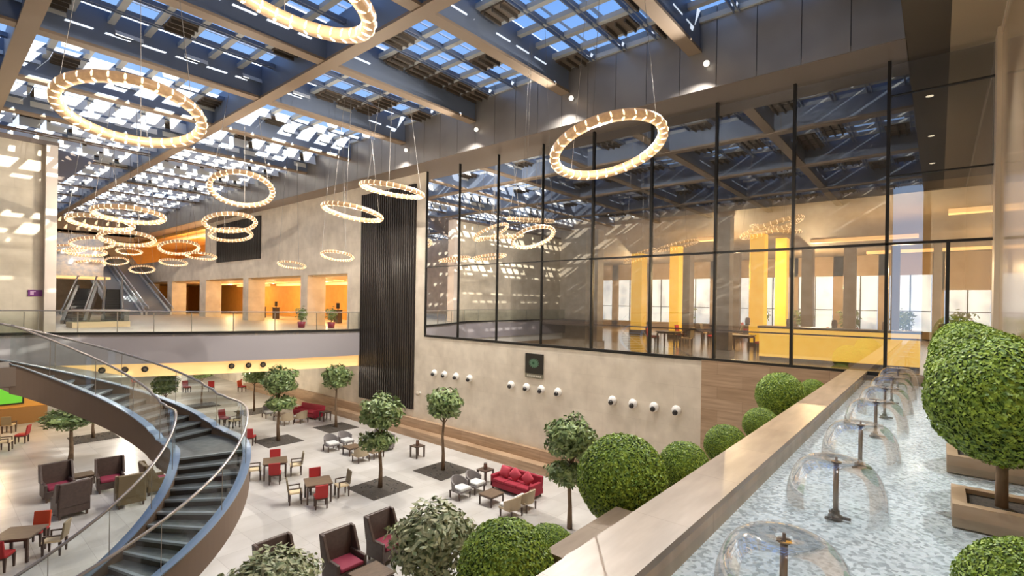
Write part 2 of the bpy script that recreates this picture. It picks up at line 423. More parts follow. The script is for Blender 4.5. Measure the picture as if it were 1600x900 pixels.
for j in range(NY):
    y = GY[0] + j*step
    for d in (-.11, .06): mul.box((-14, y+d, 18.08), (18.1, y+d+.045, 18.25))
    if j >= 15:
        for i in range(28):
            if rng.random() < (.3 if j < 22 else .93):
                x1, x0 = CXs[i]-.13, CXs[i+1]+.13
                yy = y + step - .12
                zq = 17.78 if j < 22 else 17.45
                baf.add([(x0, yy-.12, zq), (x1, yy-.12, zq), (x1, yy+.10, 18.3), (x0, yy+.10, 18.3)], [(0, 1, 2, 3)])
    for i in range(28):
        p = .24 if j < 15 else .12
        # runs of covered panes
        if rng.random() < p or (j % 4 == 3 and rng.random() < .18):
            x1, x0 = CXs[i]-.13, CXs[i+1]+.13
            lou.box((x0, y+.16, 18.06), (x1, y+step-.16, 18.14))
            for k in range(3):
                yy = y+.28+k*.38; slat.box((x0, yy, 17.92), (x1, yy+.06, 18.06))
struct(mul.build('ceiling_mullions', STEEL), 'thin paired steel mullions of the skylight', 'ceiling')
struct(baf.build('ceiling_baffles', BAFF), 'white sunlit baffles of the far skylights', 'ceiling')
struct(lou.build('ceiling_louvre_boards', LOUV), 'brown opaque boards covering some skylight panes', 'ceiling')
struct(slat.build('ceiling_louvre_slats', mat('dark_slat', (.07, .055, .04), .6)), 'dark slats under the opaque roof boards', 'ceiling')
fin = MB()  # unseen fins, added to keep low sun off the near girders
for k in range(16):
    y = GY[0] - .12 + step*k; fin.add([(-14, y, 18.60), (18.1, y, 18.60), (18.1, y+.55, 19.04), (-14, y+.55, 19.04), (-14, y+.02, 18.58), (18.1, y+.02, 18.58), (18.1, y+.57, 19.02), (-14, y+.57, 19.02)], [(0, 1, 2, 3), (7, 6, 5, 4), (0, 4, 5, 1), (3, 2, 6, 7)])
struct(fin.build('ceiling_added_sun_fins', STEEL), 'tilted steel fins added above the near skylights to block the sun', 'ceiling')
sk = struct(MB().add([(-14, .8, 18.4), (18.1, .8, 18.4), (18.1, 80, 18.4), (-14, 80, 18.4)], [(3, 2, 1, 0)]).build('window_2', GS), 'skylight glazing', 'window')
struct(MB().box((-14, 80, 15.6), (XW+.4, 92, 15.9)).build('ceiling_far', mat('tan_ceiling', (.38, .28, .17), .7)), 'tan ceiling beyond the skylight', 'ceiling')
struct(MB().box((-14, 80, 15.0), (18.1, 80.3, 18.6)).build('wall_bulkhead', mat('tan_ceiling', (.38, .28, .17), .7)), 'tan bulkhead at the end of the skylight', 'wall')

# small floodlights at the girder ends
def flood():
    t = empty('floodlight', cat='floodlight')
    MB().lathe([(.001, 0), (.05, 0), (.05, .12), (.001, .12)], 10, Matrix.Rotation(-PI/2, 4, 'Y')).build('bracket', CABLE, t)
    MB().sphere((-.17, 0, 0), .11, 12, 8).build('lamp_head', mat('white_lamp', (.9, .88, .82), .4, emit=.8, ecol=(1, .95, .85)), t, True)
    return t
fl = ['between the nearest two girders above the big ring', 'above the middle of the glass wall', 'above the left part of the glass wall', 'beside the black ribbed panel top']
for k, (y, z) in enumerate(((6.35, 16.55), (12.05, 16.75), (17.7, 16.6), (23.3, 16.6))):
    put('flood', flood, (18.1, y, z), 0, 'white floodlight on the metal fascia ' + fl[k], 'fascia floodlights')
    l = bpy.data.lights.new('flood_lamp', 'SPOT'); l.energy = 1700*LAMP; l.color = (1, .95, .88); l.spot_size = R(150); l.spot_blend = .8
    l.shadow_soft_size = 0.0
    o = bpy.data.objects.new('flood_lamp', l); COL.objects.link(o); o.location = (17.75, y, z-.05)
    o.rotation_mode = 'QUATERNION'; o.rotation_quaternion = Vector((-1, .25, -1.1)).to_track_quat('-Z', 'Y')

# stub wall at the left with pilaster
pz = ony(70, 300, 37.0).x; pz2 = ony(90, 300, 36.6).x
struct(MB().box((-14, 37, 6.0), (pz+.1, 37.5, 16.1)).build('wall_stub', BEIGEY), 'sunlit beige stone wall behind the balcony at the left', 'wall')
struct(MB().box((pz, 36.6, 6.0), (pz2, 37.5, 16.1)).build('trim_8', mat('pink_beige_stone', (.74, .64, .54), .6)), 'pale pilaster at the end of the sunlit wall', 'trim')
struct(MB().box((-14, 36.9, 16.1), (pz2+.1, 37.6, 16.35)).build('trim_9', TAUPE), 'bronze edge beam above the sunlit wall', 'trim')
mb = MB().add([(pz, 37, 16.1), (pz, 37, 14.2), (pz2+.2, 37, 14.2), (pz2+2.4, 41, 16.6), (pz+.4, 41, 17)], [(0, 1, 2, 3, 4)])
struct(mb.build('trim_10', TAUPE), 'sloping bronze soffit panel above the pilaster', 'trim')
s = MB().box((-.28, -.04, -.17), (.28, 0, .17)).build('wall_sign', mat('purple_sign', (.16, .02, .17), .4), loc=ony(55, 458, 36.98))
tag(s, 'small purple rectangular sign with pale mark on the sunlit wall', 'sign')
MB().box((-.20, -.05, -.10), (-.06, -.04, .10)).box((-.06, -.05, .06), (.02, -.04, .10)).build('pale_mark', mat('pale_mark', (.55, .35, .5), .5), s)

# ------------------------------------------------------------------ balcony
bp = [(-14, 36.1), (1.5, 36.3), (4.1, 35.9), (7.1, 34.3), (10.2, 32.7), (14.3, 31.2), (18.7, 30.1), (19.5, 29.9)]
def smooth_poly(p):
    out = []
    for i in range(len(p)-1):
        p0 = Vector(p[max(i-1, 0)]); p1 = Vector(p[i]); p2 = Vector(p[i+1]); p3 = Vector(p[min(i+2, len(p)-1)])
        for k in range(4):
            t = k/4; out.append(tuple(.5*((2*p1)+(-p0+p2)*t+(2*p0-5*p1+4*p2-p3)*t*t+(-p0+3*p1-3*p2+p3)*t**3)))
    out.append(tuple(p[-1])); return out
BP = smooth_poly(bp)
BPF = [(BP[i][0]+(BP[i+1][0]-BP[i][0])*k/10, BP[i][1]+(BP[i+1][1]-BP[i][1])*k/10) for i in range(len(BP)-1) for k in range(10)]
struct(MB().prism(BP + [(19.5, 91), (-14, 91)], 5.75, 5.98).build('floor_mezzanine', mat('mezzanine_stone', (.62, .54, .42), .42)), 'pale stone floor of the mezzanine', 'floor')
off = [(x, y+.35) for x, y in BP]
mb = MB()
mb.strip([(x, y, 4.25) for x, y in BP], [(x, y, 5.98) for x, y in BP])
mb.strip([(x, y, 4.25) for x, y in off], [(x, y, 4.25) for x, y in BP])
mb.strip([(x, y, 5.75) for x, y in off], [(x, y, 4.25) for x, y in off])
struct(mb.build('trim_11', GREYF, smooth=True), 'curved mauve grey fascia of the mezzanine edge', 'trim')
mb = MB().strip([(x, y-.06, 5.9) for x, y in BP], [(x, y-.06, 6.02) for x, y in BP]).strip([(x, y-.06, 6.02) for x, y in BP], [(x, y+.25, 6.02) for x, y in BP])
struct(mb.build('trim_12', DARKFR), 'thin dark edge strip along the mezzanine', 'trim')
# luminous cove under the edge
NB0 = 9
cva = [(x, y+.30) for x, y in BP[NB0:]]
zl = [4.25-min(1, (i+.0)/4)*.75 for i in range(len(cva))]
cv = MB().strip([(x, y, z) for (x, y), z in zip(cva, zl)], [(x, y, 4.27) for x, y in cva]).build('cove_light', COVE)
tag(cv, 'glowing warm yellow cove band under the mezzanine edge', 'cove light')
struct(MB().prism([(x, y+.34) for x, y in BP] + [(19.5, 91), (-14, 91)], 3.5, 4.5).build('ceiling_under_mezzanine', WHITE), 'white ceiling under the mezzanine', 'ceiling')
def spotdisc():
    t = empty('ceiling_spotlight', cat='spotlight')
    Mx = Matrix.Rotation(PI/2, 4, 'X')
    MB().lathe([(.001, 0), (.15, 0), (.17, .10), (.14, .15), (.001, .15)], 14, Mx).build('housing', DARKFR, t, True)
    MB().lathe([(.001, .151), (.09, .151)], 12, Mx).build('lens', mat('spot_lens', (.15, .11, .07), .2), t)
    return t
names = ['leftmost of the left three', 'middle of the left three', 'rightmost of the left three', 'leftmost of the right three', 'middle of the right three', 'rightmost of the right three']
for k, (x, y) in enumerate(((159, 580), (195, 578), (226, 576), (363, 569), (388, 567), (411, 566))):
    def colx(bx, by): v = Vector((bx, by+.3, 3.95))-EYE; return v.dot(RT)/v.dot(FW)*FOC+CX
    best = min((abs(colx(bx, by)-x), bx, by) for bx, by in BPF)
    put('spotdisc', spotdisc, (best[1], best[2]+.30, 3.93), -.35,  'small black spotlight in the yellow cove, ' + names[k], 'black cove spotlights')

# balustrade of the mezzanine
bal = empty('balcony_balustrade', (0, 0, 6.0), 0, 'curved glass balustrade with steel rail on the mezzanine edge', 'balustrade')
MB().strip([(x, y+.08, .02) for x, y in BP], [(x, y+.08, 1.14) for x, y in BP]).build('glass_panel', GB, bal)
MB().tube([(x, y+.08, 1.17) for x, y in BP], .035, 6).build('handrail', RAIL, bal, True)
for i in range(0, len(BP), 2):
    x, y = BP[i]; MB().box((x-.02, y+.10, 0), (x+.02, y+.14, 1.1)).build('post', RAIL, bal)

# rooms behind the mezzanine arcade
struct(MB().box((28, 30.5, 5.9), (28.3, 92, 9.85)).build('wall_arcade', ORANGE), 'orange back wall behind the mezzanine pillars', 'wall')
struct(MB().box((XW+.3, 30.3, 5.9), (28, 30.6, 9.85)).build('wall_arcade_end', ORANGE), 'orange end wall of the arcade', 'wall')
struct(MB().box((XW, 30.5, 5.7), (28.3, 92, 5.95)).build('floor_arcade', mat('mezzanine_stone', (.62, .54, .42), .42)), 'pale floor behind the mezzanine pillars', 'floor')
struct(MB().box((XW+.4, 30.5, 9.7), (28.3, 92, 9.9)).build('ceiling_arcade', mat('warm_ceiling', (.85, .62, .34), .7)), 'warm ceiling of the arcade', 'ceiling')
for k, (a, b) in enumerate(((31.9, 37.2), (38.6, 48.0), (49.4, 58.4), (60.6, 69.4))):
    tag(MB().box((22.6, a+.3, 9.55), (23.6, b-.3, 9.69)).box((26.6, a+.3, 9.45), (27.2, b-.3, 9.69)).build('cove_light', COVE),
        'warm glowing ceiling cove in the %s arcade bay from the black panel' % ['first', 'second', 'third', 'fourth'][k], 'cove light', 'arcade cove lights')
    l = bpy.data.lights.new('arcade_lamp', 'POINT'); l.energy = 230*LAMP; l.color = (1, .66, .30); l.shadow_soft_size = 0
    o = bpy.data.objects.new('arcade_lamp', l); COL.objects.link(o); o.location = (24.3, (a+b)/2, 9.0)
# dark framed glass door in the first bay
dr = struct(MB().box((27.8, 35.0, 5.95), (27.98, 35.2, 9.0)).box((27.8, 36.3, 5.95), (27.98, 36.5, 9.0)).box((27.8, 35.2, 8.85), (27.98, 36.3, 9.0)).box((27.86, 35.2, 5.95), (27.96, 36.3, 8.85)).build('door_1', mat('dark_door', (.10, .11, .11), .3)), 'dark door behind the first arcade bay', 'door')

# upper opening at the far right: orange cove level
struct(MB().box((26, 59, 12), (26.3, 92, 15.9)).build('wall_upper', ORANGE), 'orange wall of the upper level', 'wall')
struct(MB().box((XW+.4, 59, 15.4), (26.3, 92, 15.7)).build('ceiling_upper', ORANGE), 'orange ceiling of the upper level', 'ceiling')
tag(MB().box((21, 60, 15.2), (21.8, 88, 15.38)).build('cove_light', COVE), 'yellow glowing cove on the upper floor at far end', 'cove light')
l = bpy.data.lights.new('upper_lamp', 'POINT'); l.energy = 500*LAMP; l.color = (1, .62, .22); l.shadow_soft_size = 0
o = bpy.data.objects.new('upper_lamp', l); COL.objects.link(o); o.location = (23, 68, 14.3)

struct(MB().box((XW, 91.7, 5.9), (28.3, 92.2, 16)).build('wall_upper_end', ORANGE), 'orange end wall of the upper level', 'wall')
# ground floor under the mezzanine
struct(MB().box((-14, 43.4, 0), (5.4, 43.9, 3.5)).build('wall_orange', ORANGE), 'orange wall under the mezzanine at the left', 'wall')
struct(MB().box((-14, 43.2, 0), (5.4, 43.4, 1.0)).build('baseboard_left', mat('brown_dado', (.30, .16, .05), .5)), 'brown dado at the foot of the orange wall', 'baseboard')
struct(MB().box((-14, 62, 0), (XW, 62.3, 3.5)).build('wall_ground_far', mat('lit_white_wall', (.85, .82, .76), .7)), 'white far wall under the mezzanine', 'wall')
tv = empty('television', ony(-2, 614, 43.35), 0, 'wall screen with blue and green picture on orange wall', 'screen')
MB().box((-1.1, -.08, -.78), (1.1, 0, .78)).build('casing', DARKFR, tv, bevel=.02)
MB().box((-1.02, -.09, -.70), (1.02, -.08, .25)).build('screen', mat('green_screen', (.15, .6, .05), .3, emit=.22, ecol=(.15, .75, .08)), tv)
MB().box((-1.02, -.09, .25), (1.02, -.08, .70)).build('screen_banner', mat('blue_screen', (.02, .05, .4), .3, emit=.4, ecol=(.02, .08, .6)), tv)
mb = MB().box((15.2, 52, 0), (15.9, 52.6, 3.5)).box((8.2, 50, 0), (8.9, 50.6, 3.5))
struct(mb.build('wall_piers', mat('lit_white_wall', (.85, .82, .76), .7)), 'white piers under the mezzanine', 'wall')
for k, (x, y) in enumerate(((-4, 40.5), (3, 39.5), (9, 41), (14.5, 38), (9, 52), (15, 50), (3, 52))):  # lamps and discs added to light the floor under the mezzanine
    t = empty('added_downlight', (x, y, 3.5), 0, None, 'added_downlight')
    t['label'] = 'round lamp added for light under the mezzanine, ' + ['in front of the orange wall', 'at the right end of the orange wall', 'above the small trees', 'by the limestone wall', 'over the far seating', 'at the far right', 'behind the orange wall'][k]
    MB().lathe([(.001, -.012), (.14, -.012), (.16, 0)], 14).build('lens', mat('added_lamp_disc', (1, .9, .7), .4, emit=2.0, ecol=(1, .85, .6)), t)
    l = bpy.data.lights.new('mezzanine_fill_lamp', 'POINT'); l.energy = (70 if k < 2 or k == 6 else 150)*LAMP; l.shadow_soft_size = 0
    l.color = (1, .68, .38) if k < 2 else (1, .9, .76)
    o = bpy.data.objects.new('mezzanine_fill_lamp', l); COL.objects.link(o); o.location = (x, y, 3.2)

# ribbed black wall panels
def ribbed(y0, y1, z0, z1, label):
    mb = MB().box((XW-.06, y0, z0), (XW-.005, y1, z1)); n = int((y1-y0)/.22)
    for i in range(n):
        y = y0 + (i+.5)*(y1-y0)/n; mb.box((XW-.12, y-.05, z0), (XW-.06, y+.05, z1))
    return tag(mb.build('ribbed_wall_panel', BLACKP), label, 'wall panel')
ribbed(24.2, 30.0, 1.4, 15.1, 'tall black vertically ribbed wall panel left of the glass')
ribbed(45.6, 55.6, 11.5, 15.3, 'smaller black ribbed wall panel above the mezzanine pillars')

# ------------------------------------------------------------------ escalators
def escalator(label, a, direction, run, rise, width, dark=False):
    SM = mat('dark_escalator_panel', (.10, .085, .07), .4, .3) if dark else mat('escalator_steel', (.62, .66, .70), .35, .3)
    """a = foot; direction unit vec in plan"""
    t = empty('escalator', a, math.atan2(direction[1], direction[0]), label, 'escalator', None)
    L = run; n = int(rise/.2); hw = width/2
    st = MB()
    for i in range(n):
        x = L*i/n; st.box((x, -hw+.12, rise*i/n-.25), (x+L/n+.02, hw-.12, rise*(i+1)/n))
    st.build('steps', mat('dark_step', (.06, .055, .05), .5, .2) if dark else mat('escalator_step', (.26, .29, .34), .5, .1), t)
    for s in (-1, 1):
        y = s*hw
        mb = MB()
        for q in ((y-.10, y+.10),):
            mb.add([(0, q[0], -.5), (L, q[0], rise-.5), (L, q[0], rise+.25), (0, q[0], .25), (0, q[1], -.5), (L, q[1], rise-.5), (L, q[1], rise+.25), (0, q[1], .25)],
                   [(0, 1, 2, 3), (7, 6, 5, 4), (3, 2, 6, 7), (0, 4, 5, 1), (0, 3, 7, 4), (1, 5, 6, 2)])
        mb.build('side_panel', SM, t)
        MB().add([(0, y, .25), (L, y, rise+.25), (L, y, rise+1.0), (0, y, 1.0)], [(0, 1, 2, 3)]).build('glass_side', GB, t)
        MB().tube([(-.8, y, .7), (-.5, y, .98), (0, y, 1.03), (L, y, rise+1.03), (L+.6, y, rise+1.03)], .06, 6).build('handrail', mat('black_rubber', (.05, .05, .05), .4) if dark else mat('pale_rubber', (.55, .60, .66), .4), t, True)
    MB().add([(0, -hw, -.5), (L, -hw, rise-.5), (L, hw, rise-.5), (0, hw, -.5)], [(0, 1, 2, 3)]).build('underside', TAUPE, t)
    return t
escalator('left one of the two long grey escalators rising from the mezzanine', (14.6, 66, 6.0), (0, 1), 19.5, 7.2, 2.3)
escalator('right one of the two long grey escalators rising from the mezzanine', (17.3, 66, 6.0), (0, 1), 19.5, 7.2, 2.3)
fa = onz(118, 508, 6.0); fb = onz(176, 505, 6.0)
dv = Vector((.32, 1, 0)).normalized()
escalator('left dark escalator behind the balustrade near the pilaster', (fa.x+.2, fa.y+2, 6.0), Vector((.25, 1, 0)).normalized(), 9.0, 2.6, 1.2, True)
escalator('right dark escalator behind the balustrade, beside the glass kiosk', (fb.x+.4, fb.y+2, 6.0), Vector((.20, 1, 0)).normalized(), 9.0, 2.6, 1.2, True)
struct(MB().box((3, 86, 12.4), (XW, 91, 13.2)).build('floor_upper', WHITE), 'upper floor slab at the far end', 'floor')
struct(MB().box((5, 60.2, 9.7), (11.3, 60.5, 13.6)).build('trim_13', mat('patterned_panel', (.50, .46, .42), .6, noise=(3.5, (.30, .33, .40), 3))), 'pale patterned bulkhead left of the escalators', 'trim')
struct(MB().box((5, 57.5, 9.5), (11.3, 60.5, 9.7)).build('trim_14', COVE), 'soffit under the patterned bulkhead, warm glow put into its surface', 'trim')  # plain soffit, its warm light put in as a glowing material
k = empty('kiosk', (7.6, 41.5, 5.98), .1, 'low glass fronted kiosk counter behind the balustrade', 'kiosk')
MB().box((-1.5, -.6, 0), (1.5, .6, .35)).build('base', CREAM, k); MB().box((-1.45, -.55, .35), (1.45, .55, 1.05)).build('glass_case', GB, k); MB().box((-1.5, -.6, 1.05), (1.5, .6, 1.12)).build('top', RAIL, k)

# mezzanine plants and small furniture seen through the arcade
def leafblob(name, n, rad, size, seed, m, parent, elong=1.0, flat=.45, centre=(0, 0, 0), shell=.55):
    rr = random.Random(seed); mb = MB(); cx_, cy_, cz_ = centre
    for _ in range(n):
        while True:
            p = Vector((rr.uniform(-1, 1), rr.uniform(-1, 1), rr.uniform(-1, 1)))
            if shell < p.length < 1: break
        d = p.normalized()
        lump = 1 + .13*math.sin(5*d.x+seed)*math.cos(4*d.y-seed) + .10*math.sin(7*d.z+2*d.x)
        c = Vector((p.x*rad*lump+cx_, p.y*rad*lump+cy_, p.z*rad*elong*lump+cz_))
        nrm = (d + Vector((rr.uniform(-1, 1), rr.uniform(-1, 1), rr.uniform(-.4, 1.2)))*.8).normalized()
        a = nrm.orthogonal().normalized(); a.rotate(Quaternion(nrm, rr.uniform(0, 6.28))); b = nrm.cross(a)
        s = size*rr.uniform(.7, 1.3)
        mb.add([c - a*s, c + b*s*flat - nrm*s*.12, c + a*s - nrm*s*.25, c - b*s*flat - nrm*s*.12], [(0, 1, 2, 3)])
    return mb.build(name, m, parent)
def potplant():
    t = empty('potted_plant', cat='potted plant')
    MB().lathe([(.001, 0), (.20, 0), (.28, .42), (.24, .42), (.22, .36), (.001, .36)], 14).build('pot', mat('wine_pot', (.25, .02, .05), .35), t, True)
    MB().tube([(0, 0, .3), (.02, 0, .8)], .03, 6).build('stem', BARK, t)
    leafblob('leaves', 160, .42, .13, 3, LEAF, t, 1.2, .35, (0, 0, 1.0), .1)
    return t
for (x, y, lb) in ((471, 512, 'leafy plant in wine red pot at the last mezzanine pillar'), (534, 512, 'leafy plant in wine red pot at the right end of the balustrade')):
    p = onz(x, y, 5.98); put('pot', potplant, (min(p.x, 18.9), p.y, 5.98), 0, lb, 'wine red mezzanine plant pots')

def desk():
    t = empty('reception_stand', cat='stand')
    MB().box((-.35, -.2, 0), (.35, .2, 1.1)).box((-.4, -.25, 1.1), (.4, .25, 1.16)).build('body', WOODD, t, bevel=.01)
    MB().box((-.25, -.02, 1.25), (.25, .02, 1.75)).box((-.03, -.02, 1.16), (.03, .02, 1.25)).build('screen', DARKFR, t)
    return t
for k, (y, lb) in enumerate(((39.8, 'by the second pillar'), (43.6, 'in the wide arcade bay'), (51.5, 'in the third arcade bay'), (54.6, 'beside the third pillar'), (34.0, 'in the first arcade bay'))):
    put('desk', desk, (23.6, y, 5.95), PI/2, 'dark stand with black screen ' + lb, 'arcade stands')

# ================================================================== RESTAURANT BEHIND THE GLASS
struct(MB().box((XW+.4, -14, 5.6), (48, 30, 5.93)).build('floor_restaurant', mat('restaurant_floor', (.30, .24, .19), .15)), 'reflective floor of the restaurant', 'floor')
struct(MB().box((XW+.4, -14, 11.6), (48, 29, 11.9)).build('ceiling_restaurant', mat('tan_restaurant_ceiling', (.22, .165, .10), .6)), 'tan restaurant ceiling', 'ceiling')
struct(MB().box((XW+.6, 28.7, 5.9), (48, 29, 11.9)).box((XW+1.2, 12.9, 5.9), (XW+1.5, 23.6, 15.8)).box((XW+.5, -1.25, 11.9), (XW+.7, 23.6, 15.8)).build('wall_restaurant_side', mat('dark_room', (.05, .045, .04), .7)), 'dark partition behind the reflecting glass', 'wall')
# far wall with window bays
ZR = 11.6
mb = MB().box((42, -14, 9.2), (42.4, 0, ZR)).box((42, 0, 10.2), (42.4, 28.7, ZR)).box((42, -14, 5.9), (42.4, 28.7, 6.5))
edges = [-14, -11.2, -8.4, -5.6, -2.8, 0, 2.8, 5.4, 8.2, 11.0, 14, 17, 20, 23, 26, 28.7]
for y in edges: mb.box((42, y-.3, 5.9), (42.4, y+.3, ZR))
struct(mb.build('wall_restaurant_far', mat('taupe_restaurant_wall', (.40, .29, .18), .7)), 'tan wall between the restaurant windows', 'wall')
for k, (a, b) in enumerate(zip(edges, edges[1:])):
    zt_ = 9.2 if a < -.1 else 10.2
    wv = MB().box((42.1, a+.35, 6.5), (42.16, b-.35, zt_)).build('window_%d' % (k+3), DAY); struct(wv, 'bright daylit restaurant window', 'window')
    MB().box((42.0, (a+b)/2-.03, 6.5), (42.08, (a+b)/2+.03, zt_)).box((42.0, a+.35, 7.8), (42.08, b-.35, 7.85)).build('window_bar', DARKFR, wv)
struct(MB().box((XW+.4, -14.3, 5.6), (48, -14, 11.9)).build('wall_restaurant_right', mat('taupe_restaurant_wall', (.40, .29, .18), .7)), 'right wall of the restaurant', 'wall')
# columns: yellow lit and grey brown
COLS = []
def col(kind, px0, px1, yt, X, lb):
    m = YELLOW if kind == 'y' else mat('grey_brown_column', (.17, .14, .12), .5)
    a = onx(px0, 430, X).y; b = onx(px1, 430, X).y; z1 = min(onx((px0+px1)/2, yt, X).z, ZR)
    wd = abs(a-b); yc = (a+b)/2
    t = empty('column', (X+wd/2, yc, 5.93), 0, lb, 'column'); COLS.append(t)
    MB().box((-wd/2, -wd/2, .25), (wd/2, wd/2, z1-5.93)).build('shaft', m, t, bevel=.02)
    MB().box((-wd/2-.06, -wd/2-.06, 0), (wd/2+.06, wd/2+.06, .25)).build('base', WOODD, t)
    if z1 < ZR-.05: MB().box((-wd/2+.05, -wd/2+.05, z1-5.93), (wd/2-.05, wd/2-.05, ZR-5.93)).build('upper_shaft', mat('grey_brown_column', (.17, .14, .12), .5), t)
    return t
col('y', 986, 1003, 355, 33, 'slim glowing yellow column, leftmost in the restaurant')
col('y', 1046, 1061, 372, 30, 'slim glowing yellow column beside the black pillar')
col('y', 1171, 1194, 340, 27, 'broad glowing yellow column behind the middle mullion')
col('y', 1211, 1229, 372, 29, 'glowing yellow column left of the counter')
col('g', 918, 934, 300, 21.2, 'grey brown column at the left end of the restaurant')
col('g', 1120, 1140, 300, 21.2, 'grey brown column right beside the middle mullion')
col('g', 1060, 1078, 362, 34, 'dark square pillar right of the slim yellow column')
col('g', 1143, 1155, 380, 33, 'dark narrow pillar behind the middle mullion')
for i, (px0, px1) in enumerate(((1252, 1270), (1318, 1337), (1392, 1406), (1458, 1472))):
    col('g', px0, px1, 380, 36, 'brown window pillar of the restaurant, ' + ['first', 'second', 'third', 'last'][i] + ' from the yellow columns')
# long glowing counter just behind the glass
a, b = onx(1437, 540, 21.4).y, onx(1186, 540, 21.4).y
ct = empty('bar_counter', (21.4, (a+b)/2, 5.93), 0, 'long glowing yellow bar counter behind the glass wall', 'counter')
hb = (b-a)/2
MB().box((0, -hb, .12), (.7, hb, 1.22)).build('lit_front', mat('lit_counter', (1, .66, .14), .3, emit=.72, ecol=(1, .58, .10)), ct)
MB().box((-.06, -hb-.06, 1.22), (.8, hb+.06, 1.30)).build('counter_top', WOODD, ct, bevel=.01)
MB().box((.02, -hb, 0), (.7, hb, .12)).build('plinth', WOODD, ct)
# warm ceiling lights in restaurant
cvp = [(24, -2, 3.5), (28, -6, 6), (31, 3, 4.5), (35, -8, 8), (27, 9, 1.6), (39, 0, 7)]
for i, (x, y, hl) in enumerate(cvp):
    tag(MB().box((x-.25, y-hl/2, 11.42), (x+.25, y+hl/2, 11.58)).build('ceiling_light_strip', COVE), 'yellow glowing light strip on restaurant ceiling, ' + ['nearest the glass', 'second from the glass', 'above the yellow columns', 'long one near the windows', 'short one by the dark partition', 'closest to the windows'][i], 'ceiling light', 'restaurant light strips')
for x, y, e in ((23.5, 1, 170), (27, 8, 330), (32, -4, 520), (37, 6, 420), (36, -10, 300), (36, 18, 420)):
    l = bpy.data.lights.new('restaurant_lamp', 'POINT'); l.energy = e*LAMP; l.color = (1, .72, .38); l.shadow_soft_size = 0
    o = bpy.data.objects.new('restaurant_lamp', l); COL.objects.link(o); o.location = (x, y, 9.4)

# ================================================================== POOL TERRACE
PX0, PX1 = .4, XW-.02
struct(MB().box((-1, -1.25, 5.0), (PX1, 1.7, 5.70)).build('floor_pool', MATS['pebbles']), 'pale pebble bed of the ornamental pool', 'floor')
wt = MB().add([(-1, -1.25, 5.82), (PX1, -1.25, 5.82), (PX1, 1.7, 5.82), (-1, 1.7, 5.82)], [(0, 1, 2, 3)]).build('pool_water', MATS['water'])
tag(wt, 'shallow rippling water over white pebbles in the long pool', 'water')
wl = MB()
wl.box((-1, 1.7, 0), (PX1, 2.2, 5.93))
struct(wl.build('wall_terrace', TRAVY), 'travertine side wall of the pool terrace', 'wall')
struct(MB().box((-1, 1.68, 5.93), (PX1, 2.22, 6.0)).build('trim_15', COPING), 'broad travertine coping along the pool', 'trim')
tr = MB().box((-1, 2.2, 0), (PX1, 3.1, 4.7)).box((-1, 3.04, 4.7), (PX1, 3.14, 5.05))
struct(tr.build('wall_planter', COPING), 'stone planter trough outside the pool coping', 'wall')
struct(MB().box((-1, 2.2, 4.7), (PX1, 3.04, 4.95)).build('floor_planter_soil', SOIL), 'dark planting soil in the trough', 'floor')
struct(MB().box((3.78, 2.2, 4.7), (5.15, 2.76, 5.70)).box((13.3, 2.2, 4.7), (14.6, 2.76, 5.7)).build('trim_16', COPING), 'travertine piers stepping out from the coping', 'trim')
struct(MB().box((PX1-.3, -.2, 5.6), (PX1, 1.25, 5.97)).build('trim_17', COPING), 'stone threshold at the end of the pool', 'trim')

# water bells
def nozzle():
    t = empty('fountain_nozzle', cat='fountain')
    MB().tube([(0, 0, 0), (0, 0, .60)], .026, 12).build('pipe', mat('bronze_pipe', (.30, .24, .20), .3, .8), t, True)
    mb = MB().lathe([(.001, .0), (.07, 0), (.07, .03), (.04, .05), (.04, .09), (.001, .09)], 12)
    for k in range(3):
        q = 2.1*k+.5; mb.tube([(0, 0, .02), (.14*math.cos(q), .14*math.sin(q), .02)], .018, 6)
    mb.build('base', mat('dark_bronze', (.12, .09, .07), .4, .7), t)
    MB().lathe([(.001, .585), (.05, .60), (.05, .615), (.012, .625), (.012, .66), (.001, .66)], 12).build('cap', mat('dark_bronze', (.12, .09, .07), .4, .7), t, True)
    pr = []
    for i in range(15):
        q = i/14; r_ = .06 + .42*math.sin(q*PI*.5)**.85; z = .635 + .05*math.sin(q*PI)*(1-q) - .56*(1-math.cos(q*PI*.5))**1.25
        pr.append((r_, z))
    MB().lathe(pr, 40).build('water_bell', WBELL, t, True)
    return t
nx = [4.02, 6.44, 8.7, 11.0, 13.0, 15.1, 17.4]
nl = ['nearest to the viewer, its dome widest', 'second from the viewer', 'third from the viewer', 'fourth from the viewer', 'third from the glass wall', 'second from the glass wall', 'closest to the glass wall']
for x, lb in zip(nx, nl):
    put('nozzle', nozzle, (x, .82, 5.72), 0, 'bronze fountain pipe with clear water dome, ' + lb, 'fountain nozzles along the pool')

